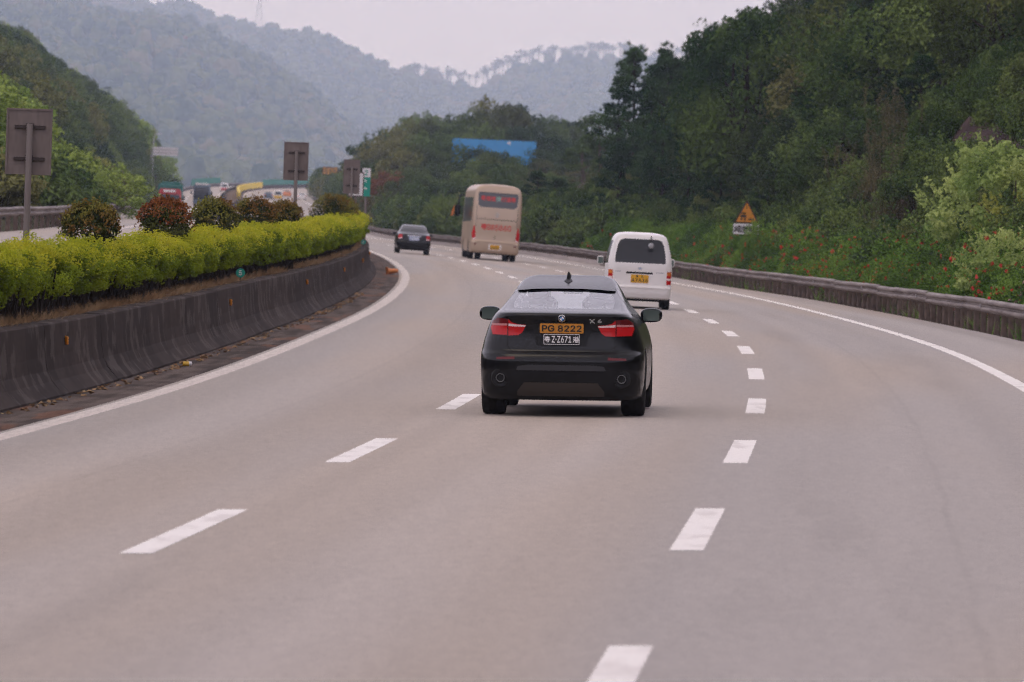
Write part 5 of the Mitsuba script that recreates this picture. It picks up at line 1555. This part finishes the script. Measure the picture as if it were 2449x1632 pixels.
def far_van(name, label, tw, upper, lower, category='van'):
    v = Vehicle(name, label, category, tw)
    S = Shell([(0.28, 0.80, 0.1, 4.5), (0.5, 0.85, 0.0, 4.6), (1.0, 0.85, 0.02, 4.55), (1.5, 0.80, 0.12, 4.0), (1.85, 0.72, 0.25, 3.6), (1.95, 0.5, 0.5, 3.2)], 6.0, 0.5, 0.9)
    v.add('body', tri(arch(man(S.mesh(rows=50)), 0.36, (0.95, 3.5), 0.75, 0.31)), upper, 28)
    for nm, sg in (('rear_window', 'rear'), ('windscreen', 'front')):
        v.add(nm, S.patch([(-0.68, 1.12), (0.68, 1.12), (0.58, 1.72), (-0.58, 1.72)], 0.008, sg, 0.1), 'mat_tinted_glass', 30)
        v.add('lower_panel', S.patch([(-0.80, 0.35), (0.80, 0.35), (0.80, 0.95), (-0.80, 0.95)], 0.01, sg, 0.1), lower, 30)
    v.wheels(0.315, 0.2, 1.5, (0.95, 3.5))
    return v


far_van('taxi_van', 'white-topped yellow taxi van in the far distance left of the middle sign post', stand(1100, 6.4), 'mat_white_paint', 'mat_taxi_yellow')


def oncoming(d, o):
    return T().translate(R(d, o).tolist()).rotate([0, 0, 1], 180 - math.degrees(heading(d))).rotate([0, 1, 0], math.degrees(math.atan(float(sl(d)))) * 0.3)


def road_offset(px, d):
    return float(at(px, 430, d)[0] - xl(d))


far_van('minibus', 'small oncoming minibus, white above and red below, in the far distance', oncoming(1230, road_offset(516, 1230)), 'mat_white_paint', 'mat_red_paint')
v = Vehicle('coach', 'dark oncoming coach with two white roof boards behind the median shrubs', 'bus', oncoming(872, road_offset(466, 872)))
SC = Shell([(0.4, 1.2, 0.1, 11), (0.9, 1.25, 0.0, 11), (2.0, 1.25, 0.06, 11), (3.2, 1.2, 0.2, 10.8), (3.45, 1.05, 0.4, 10.5), (3.52, 0.7, 0.7, 10.2)], 9.0, 0.5, 0.5)
v.add('body', tri(man(SC.mesh(rows=40))), 'mat_blue_grey_paint', 28)
v.add('windscreen', SC.patch([(-1.1, 1.1), (1.1, 1.1), (1.05, 2.95), (-1.05, 2.95)], 0.02, 'front', 0.3), 'mat_tinted_glass', 30)
for s in (-1, 1):
    v.add('roof_board', bx(0.92, 0.06, 0.30, (s * 0.52, 10.9, 3.45), 0.04), 'mat_white_paint', 30)
    v.add('door_mirror', bx(0.26, 0.14, 0.6, (s * 1.55, 11.1, 2.1), 0.05), 'mat_trim_plastic', 30)
v.wheels(0.5, 0.28, 2.15, (2.8, 8.6))

v = Vehicle('truck', 'oncoming red lorry with a green tarpaulin behind the red-topped shrub', 'truck', oncoming(580, road_offset(392, 580)))
SK = Shell([(0.45, 1.12, 6.6, 8.9), (0.6, 1.18, 6.6, 9.0), (1.6, 1.18, 6.6, 9.0), (2.5, 1.14, 6.6, 8.75), (2.9, 1.08, 6.6, 8.5), (3.0, 0.95, 6.7, 8.2)], 8.0, 0.3, 0.4)
v.add('cab', tri(man(SK.mesh(rows=40))), 'mat_red_paint', 28)
v.add('windscreen', SK.patch([(-1.02, 1.72), (1.02, 1.72), (0.98, 2.48), (-0.98, 2.48)], 0.02, 'front', 0.2), 'mat_tinted_glass', 30)
vis = v.add('sun_visor', bx(2.0, 0.12, 0.50, (0, 8.75, 2.82), 0.04), 'mat_red_paint', 30)
text_on(v, '5888', 0.22, 0, 0, 0, 'mat_ink_white', parent=vis) if False else v.add('visor_board', bx(1.25, 0.04, 0.24, (0.05, 8.83, 2.84), 0.01), 'mat_ink_white', False, vis)
v.add('cargo_cover', cat([bx(2.5, 6.4, 2.5, (0, 3.2, 2.35), 0.18), bx(1.9, 6.2, 0.25, (0, 3.2, 3.66), 0.1)]), 'mat_green_tarp', 30)
v.add('chassis', bx(1.1, 8.4, 0.3, (0, 4.4, 0.75), 0.04), 'mat_rubber', False)
for s in (-1, 1):
    v.add('headlamp', bx(0.34, 0.04, 0.18, (s * 0.85, 9.0, 0.85), 0.015), 'mat_lamp_clear', False)
    v.add('door_mirror', bx(0.18, 0.12, 0.5, (s * 1.42, 8.7, 2.2), 0.04), 'mat_trim_plastic', 30)
v.wheels(0.50, 0.28, 2.05, (1.6, 7.9))
saloon('saloon_car', 'white oncoming car glimpsed in the gap between two median shrubs', oncoming(540, road_offset(454, 540)), 'mat_white_paint', 'mat_tinted_glass', False)

# ------------------------------------------------------------------ signs, lamp post, small things
mat('sign_back', lambda p, n, uv: MX((0.150, 0.120, 0.112), (0.215, 0.175, 0.162), FB(p.x * 4, p.y, p.z * 3, 3)) * (0.9 + 0.2 * N(p.x * 30, p.y, p.z * 6)), 0.7, metal=0.2)
mat('sign_bracket', (0.050, 0.038, 0.036), 0.8)
mat('pole_steel', lambda p, n, uv: MX((0.185, 0.155, 0.145), (0.25, 0.215, 0.205), FB(p.x * 8, p.y * 8, p.z * 2, 3)), 0.6, metal=0.3)
mat('sign_white', (0.66, 0.64, 0.65), 0.5)
mat('sign_green', (0.015, 0.27, 0.20), 0.45)
mat('sign_orange', (0.58, 0.225, 0.020), 0.5)
mat('sign_blue', (0.060, 0.30, 0.60), 0.55)
mat('sign_brown', (0.060, 0.030, 0.022), 0.6)
mat('screen_green', (0.022, 0.165, 0.125), 0.7)
mat('barrier_yellow', (0.66, 0.48, 0.04), 0.6)
mat('amber_board', (0.50, 0.26, 0.06), 0.6)
mat('amber_reflector', (0.62, 0.21, 0.012), 0.3, coat=0.5)


def sign_back(x, top, bottom, width_px, d, label, pole_x, h0=0.86):
    a, b = at(x, top, d), at(x, bottom, d)
    w, hh = width_px * 2449 / 2353 * d / F_PX, a[2] - b[2]
    c = (a + b) / 2
    pole_top = c[2] + hh * 0.27
    t = thing('road_sign', label, 'sign')
    edge = 0.025
    panel = cat([bx(w, 0.012, hh, (0, 0, 0)), bx(w, 0.03, edge, (0, -0.012, hh / 2 - edge / 2 - 0.002)), bx(w, 0.03, edge, (0, -0.012, -hh / 2 + edge / 2 + 0.002)), bx(edge, 0.03, hh - 0.06, (-w / 2 + edge / 2 + 0.002, -0.012, 0)), bx(edge, 0.03, hh - 0.06, (w / 2 - edge / 2 - 0.002, -0.012, 0))])
    tw = T().translate(c.tolist()).rotate([0, 0, 1], -math.degrees(heading(d)))
    obj('panel', panel, 'mat_sign_back', t, False, tw)
    for z in (0.22, -0.26):
        obj('bracket', cat([bx(w * 0.66, 0.035, hh * 0.05, (0.02 * w, -0.03, z * hh)), bx(w * 0.16, 0.06, hh * 0.09, (0.02 * w, -0.055, z * hh + 0.01))]), 'mat_sign_bracket', t, False, tw)
    obj('post', cyl(0.045, (c[0] + 0.02 * w, c[1] - 0.09, float(road_z(d, -2.5)) + 0.5), (c[0] + 0.02 * w, c[1] - 0.09, pole_top), 14), 'mat_pole_steel', t, 40)
    return t


sign_back(67, 250, 402, 106, 79, 'large grey back of a road sign on the left, nearest of three on the median', 67)
sign_back(680.5, 327, 415, 57, 143, 'grey back of a road sign on a pole in the middle of the median row', 680)
sign_back(808, 367, 446, 38, 207, 'grey back of the farthest road sign on the median, before the green board', 808)


def board(name, label, x0, x1, y0, y1, d, parts, o_ground=-2.4, turn=0.0, posts=(0.5,)):
    a, b = at((x0 + x1) / 2, y0, d), at((x0 + x1) / 2, y1, d)
    w, hh = (x1 - x0) * 2449 / 2353 * d / F_PX, a[2] - b[2]
    t = thing(name, label, 'sign')
    tw = T().translate([a[0], d, b[2]]).rotate([0, 0, 1], turn)
    for nm, mesh, m in parts(w, hh):
        obj(nm, mesh, m, t, False, tw)
    for f in posts:
        g = float(road_z(d, o_ground)) - 0.2
        obj('post', cyl(0.05, (a[0] - w / 2 + w * f, d + 0.10, g), (a[0] - w / 2 + w * f, d + 0.10, a[2] - 0.05), 12), 'mat_pole_steel', t, 40)
    return t


board('white_board', 'white board with a brown frame just behind the farthest grey sign back', 801, 837, 396, 452, 222, lambda w, h: [
    ('frame', bx(w, 0.05, h, (0, 0.01, h / 2)), 'mat_sign_brown'), ('face', bx(w - 0.07, 0.02, h - 0.07, (0, -0.026, h / 2)), 'mat_sign_white')])
board('distance_sign', 'narrow green sign with a white top at the right end of the median hedge', 833, 852.5, 387, 452, 228, lambda w, h: [
    ('edge', bx(0.05, 0.10, h, (-w / 2 - 0.02, 0.02, h / 2)), 'mat_ink_black'), ('green_panel', bx(w, 0.03, h * 0.68, (0, 0, h * 0.34)), 'mat_sign_green'), ('white_panel', bx(w, 0.03, h * 0.315, (0, 0, h * 0.8425)), 'mat_sign_white'),
    ('lettering', letters('2', h * 0.18, 0.008).apply_translation((-0.01, -0.018, h * 0.75)), 'mat_sign_green'), ('lettering', letters('K', h * 0.10, 0.008).apply_translation((-0.02, -0.018, h * 0.50)), 'mat_ink_white'), ('lettering', letters('m', h * 0.10, 0.008).apply_translation((-0.02, -0.018, h * 0.24)), 'mat_ink_white')])

# green kilometre discs on the wall
for x, y, d, n, lab in ((594, 630, 103, '5', 'round green disc with the number 5 on the median wall'), (858, 538, 186, '6', 'second round green disc, half hidden at the end of the median wall')):
    p = R(d, -1.44, 0.93)
    t = thing('kilometre_disc', lab, 'sign')
    tw = T().translate(p.tolist())
    obj('stalk', bx(0.02, 0.02, 0.16, (0, 0.015, 0.06)), 'mat_sign_bracket', t, False, tw)
    r = 0.085
    obj('disc', prism(Polygon([(r * math.cos(a), r * math.sin(a)) for a in np.linspace(0, 2 * np.pi, 33)[:-1]]), 0.008).apply_translation((0, 0, 0.17)), 'mat_sign_green', t, False, tw)
    obj('number', letters(n, 0.085, 0.004).apply_translation((0, -0.003, 0.13)), 'mat_sign_white', t, False, tw)

# amber reflectors on the wall are parts of it
for x, d in ((172, 74.0), (541, 98.5), (721, 122.5), (807, 146.5), (845, 170.5), (862, 194.5), (0, 50.0)):
    p = R(d, -1.287, 0.66)
    obj('reflector', cat([bx(0.03, 0.13, 0.11, (0.012, 0, 0), 0.008), bx(0.06, 0.012, 0.12, (0.03, 0.065, 0))]), 'mat_amber_reflector', wall, False, T().translate(p.tolist()).rotate([0, 0, 1], 40 - math.degrees(heading(d))))

# warning sign on the right
d = 236.0
c = at(1715, 512, d)
t = thing('warning_sign', 'orange triangular warning sign above a white plate, standing in the flower bed on the right', 'sign')
s = 54 * 2449 / 2353 * d / F_PX
tri_ = lambda k: Polygon([(-k / 2, 0), (k / 2, 0), (0, k * 0.92)]).buffer(0.03, 4)
tw = T().translate(c.tolist()).rotate([0, 0, 1], 4)
obj('triangle', prism(tri_(s), 0.02), 'mat_sign_brown', t, False, tw)
obj('face', prism(affinity.translate(tri_(s * 0.80), 0, s * 0.055), 0.02).apply_translation((0, -0.012, 0)), 'mat_sign_orange', t, False, tw)
icon = [prism(rr_(-0.26, 0.20, -0.02, 0.31, 0.01), 0.006), prism(rr_(-0.26, 0.36, -0.02, 0.41, 0.01), 0.006), prism(rr_(-0.24, 0.08, -0.17, 0.18, 0.01), 0.006), prism(rr_(-0.10, 0.08, -0.03, 0.18, 0.01), 0.006), prism(rr_(-0.16, 0.20, -0.12, 0.41, 0.005), 0.006),
        prism(rr_(-0.02, 0.58, 0.02, 0.72, 0.01), 0.006), prism([(0.05, 0.08), (0.30, 0.10), (0.30, 0.17), (0.22, 0.13), (0.14, 0.18)], 0.006)]
obj('symbol', cat(icon).apply_translation((0, -0.02, 0.02)), 'mat_ink_black', t, False, tw)
pw, ph = 60 * 2449 / 2353 * d / F_PX, 24 * 2449 / 2353 * d / F_PX
obj('plate', prism(rr_(-pw / 2, -ph - 0.05, pw / 2, -0.05, 0.04), 0.02), 'mat_sign_white', t, False, tw)
for i, gname in enumerate(('jian', 'su', 'man', 'xing')):
    obj('character', glyph(gname, ph * 0.66, 0.12, 0.006).apply_translation((-pw / 2 + pw * (0.15 + 0.235 * i), -0.004, -ph * 0.86 - 0.05)), 'mat_ink_black', t, False, tw)
obj('post', cyl(0.04, (c[0], d + 0.06, right_ground(c[0], d) - 0.3), (c[0], d + 0.06, c[2] + s * 0.6), 12), 'mat_pole_steel', t, 40)
p = np.array([at(1742, 530, d - 1.2)[0], d - 1.2, 0]); p[2] = right_ground(p[0], p[1])
plant(red_f[2], 'flowering_shrub', 'green shrub that covers the right end of the white plate under the warning sign', 'shrub', p, 0.62, 20, tall=(at(1742, 513, d - 1.2)[2] - p[2]) / 2.05)

# blue hoarding in the trees
d = 705.0
a, b, c2 = at(1040, 318, d), at(1232, 331, d + 8), at(1040, 372, d)
t = thing('billboard', 'plain blue billboard half hidden by the trees above the coach', 'billboard')
w, hh = b[0] - a[0], a[2] - c2[2]
tw = T().translate([(a[0] + b[0]) / 2, d + 4, c2[2]]).rotate([0, 0, 1], math.degrees(math.atan2(8, w)))
wl = math.hypot(w, 8)
nb = 6
for i in range(nb):
    obj('panel', bx(wl / nb - 0.03, 0.12, hh, (-wl / 2 + (i + 0.5) * wl / nb, 0, hh / 2)), 'mat_sign_blue', t, False, tw)
obj('torn_patch', bx(0.5, 0.02, 0.35, (wl * 0.17, -0.09, hh * 0.90)), 'mat_sign_white', t, False, tw)
for f in (-0.3, 0.3):
    obj('post', cyl(0.2, (wl * f, 0.4, -7), (wl * f, 0.4, hh * 0.8), 12), 'mat_pole_steel', t, 40, tw)

# message board over the far carriageway
d = 1000.0
a, b = at(759, 384, d), at(759, 402, d)
g = float(road_z(d, 14)) - 0.5
t = thing('message_board', 'amber electronic message board on a dark mast, left of the farthest sign back', 'sign')
w = 36 * 2449 / 2353 * d / F_PX
obj('cabinet', bx(w, 0.3, a[2] - b[2], (a[0], d, (a[2] + b[2]) / 2), 0.03), 'mat_sign_brown', t, False)
for r_ in range(2):
    for q in range(4):
        z0 = b[2] + (a[2] - b[2]) * (0.08 + 0.46 * r_)
        gl = glyph(('jian', 'su', 'man', 'xing', 'yue', 'gang', 'su', 'man')[r_ * 4 + q], (a[2] - b[2]) * 0.38, 0.17, 0.02)
        obj('character', gl.apply_translation((a[0] - w / 2 + w * (0.14 + 0.24 * q), d - 0.16, z0)), 'mat_amber_board', t, False)
mxp = at(781, 400, d)[0]
obj('mast', cat([cyl(0.26, (mxp, d + 0.5, g), (mxp, d + 0.5, a[2] - 0.4), 16, 0.22), bx(abs(mxp - a[0]), 0.15, 0.15, ((mxp + a[0]) / 2, d + 0.35, (a[2] + b[2]) / 2))]), 'mat_sign_brown', t, 40)

# lamp post and the back of an overhead sign on the left
d = 880.0
base, top = at(351, 400, d), at(353, 308, d)
g = float(road_z(d, -14)) - 0.3
t = thing('street_lamp', 'slim pale lamp post beside the opposite carriageway on the left', 'lamp')
obj('mast', tube([(base[0], d, g), (base[0], d, top[2] - 0.6), (base[0] + 0.15, d, top[2] - 0.1), (base[0] + 0.6, d, top[2])], [0.08, 0.06, 0.05, 0.04], 10), 'mat_sign_white', t, 40)
obj('lamp_head', bx(0.7, 0.25, 0.14, (base[0] + 0.85, d, top[2]), 0.05), 'mat_sign_white', t, False)
d = 930.0
a, b = at(381, 339, d), at(381, 358, d)
t = thing('overhead_sign', 'pale grey back of an overhead sign right of the lamp post on the left', 'sign')
w, hh = 58 * 2449 / 2353 * d / F_PX, a[2] - b[2]
obj('panel', bx(w, 0.06, hh, (a[0], d, (a[2] + b[2]) / 2)), 'mat_sign_white', t, False)
for f in (0.3, 0.68):
    obj('bracket', bx(w * 1.02, 0.08, 0.12, (a[0], d - 0.08, b[2] + hh * f)), 'mat_sign_back', t, False)
mx1 = a[0] - w * 0.55
obj('mast', cyl(0.09, (mx1, d - 0.3, float(road_z(d, -14)) - 0.5), (mx1, d - 0.3, a[2]), 14), 'mat_galvanised', t, 40)

# yellow barrier ends and green anti-glare screens on the far median
t = thing('crash_cushion', 'yellow painted curved barrier end on the far median', 'barrier')
mm, uv = swept(1010, 1392, [(-1.15, 0.35), (-1.15, 1.65), (-1.62, 1.65), (-1.62, 0.35)], 0.01)
obj('panel', mm, 'mat_barrier_yellow', t)
t = thing('glare_screen', 'row of green anti-glare screens on the far median, right of the yellow barrier', 'screen')
for a in np.arange(1394, 1770, 12.0):
    obj('panel', swept(a, a + 11.7, [(-1.3, 0.9), (-1.3, 2.3), (-1.4, 2.3), (-1.4, 0.9)], 0.02)[0], 'mat_screen_green', t)
t = thing('glare_screen', 'long green screen along the outer edge of the far bend, behind the oncoming coach', 'screen')
for a in np.arange(1290, 1420, 10.0):
    obj('panel', swept(a, a + 9.8, [(-13.7, 0.4), (-13.7, 2.2), (-13.8, 2.2), (-13.8, 0.4)], 0.02)[0], 'mat_screen_green', t)

# pylons on the far mountain


def pylon(px, py, dist, m, label, h):
    q = at(px, py, dist)
    g = float(m.z(q[0], dist)) - 4
    t = thing('power_pylon', label, 'pylon')
    H = h or q[2] - g
    leg = lambda s, u, z: np.array([s * (0.11 * H) * (1 - 0.82 * z), u * (0.11 * H) * (1 - 0.82 * z), z * H])
    lv = [0, 0.2, 0.38, 0.54, 0.68, 0.8, 0.9, 1.0]
    ms, br = [], []
    for s, u in ((1, 1), (1, -1), (-1, 1), (-1, -1)):
        ms.append(tube([leg(s, u, 0), leg(s, u, 1)], 0.34, 5))
    for z0, z1 in zip(lv[:-1], lv[1:]):
        for (a, b), (c, e) in zip(((1, 1), (1, -1), (-1, -1), (-1, 1)), ((1, -1), (-1, -1), (-1, 1), (1, 1))):
            br += [tube([leg(a, b, z0), leg(c, e, z1)], 0.16, 4), tube([leg(c, e, z0), leg(a, b, z1)], 0.16, 4)]
    tw = T().translate([q[0], dist, g])
    obj('legs', cat(ms), 'mat_galvanised', t, False, tw)
    obj('bracing', cat(br), 'mat_galvanised', t, False, tw)
    for z, wd in ((0.70, 0.16), (0.84, 0.2), (0.97, 0.13)):
        obj('crossarm', cat([tube([(-wd * H, 0, z * H), (wd * H, 0, z * H)], 0.09, 4), tube([(-wd * H, 0, z * H), (0, 0, z * H + 0.07 * H), (wd * H, 0, z * H)], 0.06, 4)]), 'mat_galvanised', t, False, tw)


pylon(598, -14, 11780, far_mountain, 'pale power pylon on the far ridge at the top of the picture', None)
pylon(476, 195, 7400, near_mountain, 'faint lattice mast standing on the nearer mountain', None)

# litter along the wall
rng = np.random.default_rng(44)
pts = np.array([R(dd, rng.uniform(-0.98, -0.75), 0.012) for dd in rng.uniform(58, 150, 330)])
tag(obj('fallen_leaves', leaf_cards(pts, rng.normal(size=pts.shape) * 0.3 + [0, 0, 1], rng.uniform(0.05, 0.13, len(pts)), rng, 0.6), 'mat_dry_grass'), 'dry leaves lying in the gutter along the median wall', 'leaves', kind='stuff')
p = R(84.5, -0.72, 0.045)
t = thing('drink_can', 'crushed yellow and white drink can lying in the gutter by the wall', 'can')
tw = T().translate(p.tolist()).rotate([0, 0, 1], 10)
obj('body', cyl(0.035, (-0.06, 0, 0), (0.03, 0, 0), 16), 'mat_taxi_yellow', t, 40, tw)
obj('end', cyl(0.036, (0.03, 0, 0), (0.075, 0, 0.005), 16, 0.030), 'mat_ink_white', t, 40, tw)
d = 192.0
t = thing('road_litter', 'flattened orange scrap lying at the left edge line in the bend', 'litter')
p = at(901, 620, d)
p = R(d, -0.42, 0.12)
tw = T().translate(p.tolist()).rotate([0, 0, 1], 12).rotate([0, 1, 0], 84)
obj('cone', lathe([(0.03, 0.16), (0.07, 0.16), (0.14, -0.18), (0.125, -0.18), (0.03, 0.16)], 20).apply_transform(np.diag([0.8, 1, 1, 1])), 'mat_orange_paint', t, 40, tw)
obj('foot', bx(0.3, 0.36, 0.03, (0, 0, -0.22), 0.01), 'mat_orange_paint', t, False, tw)
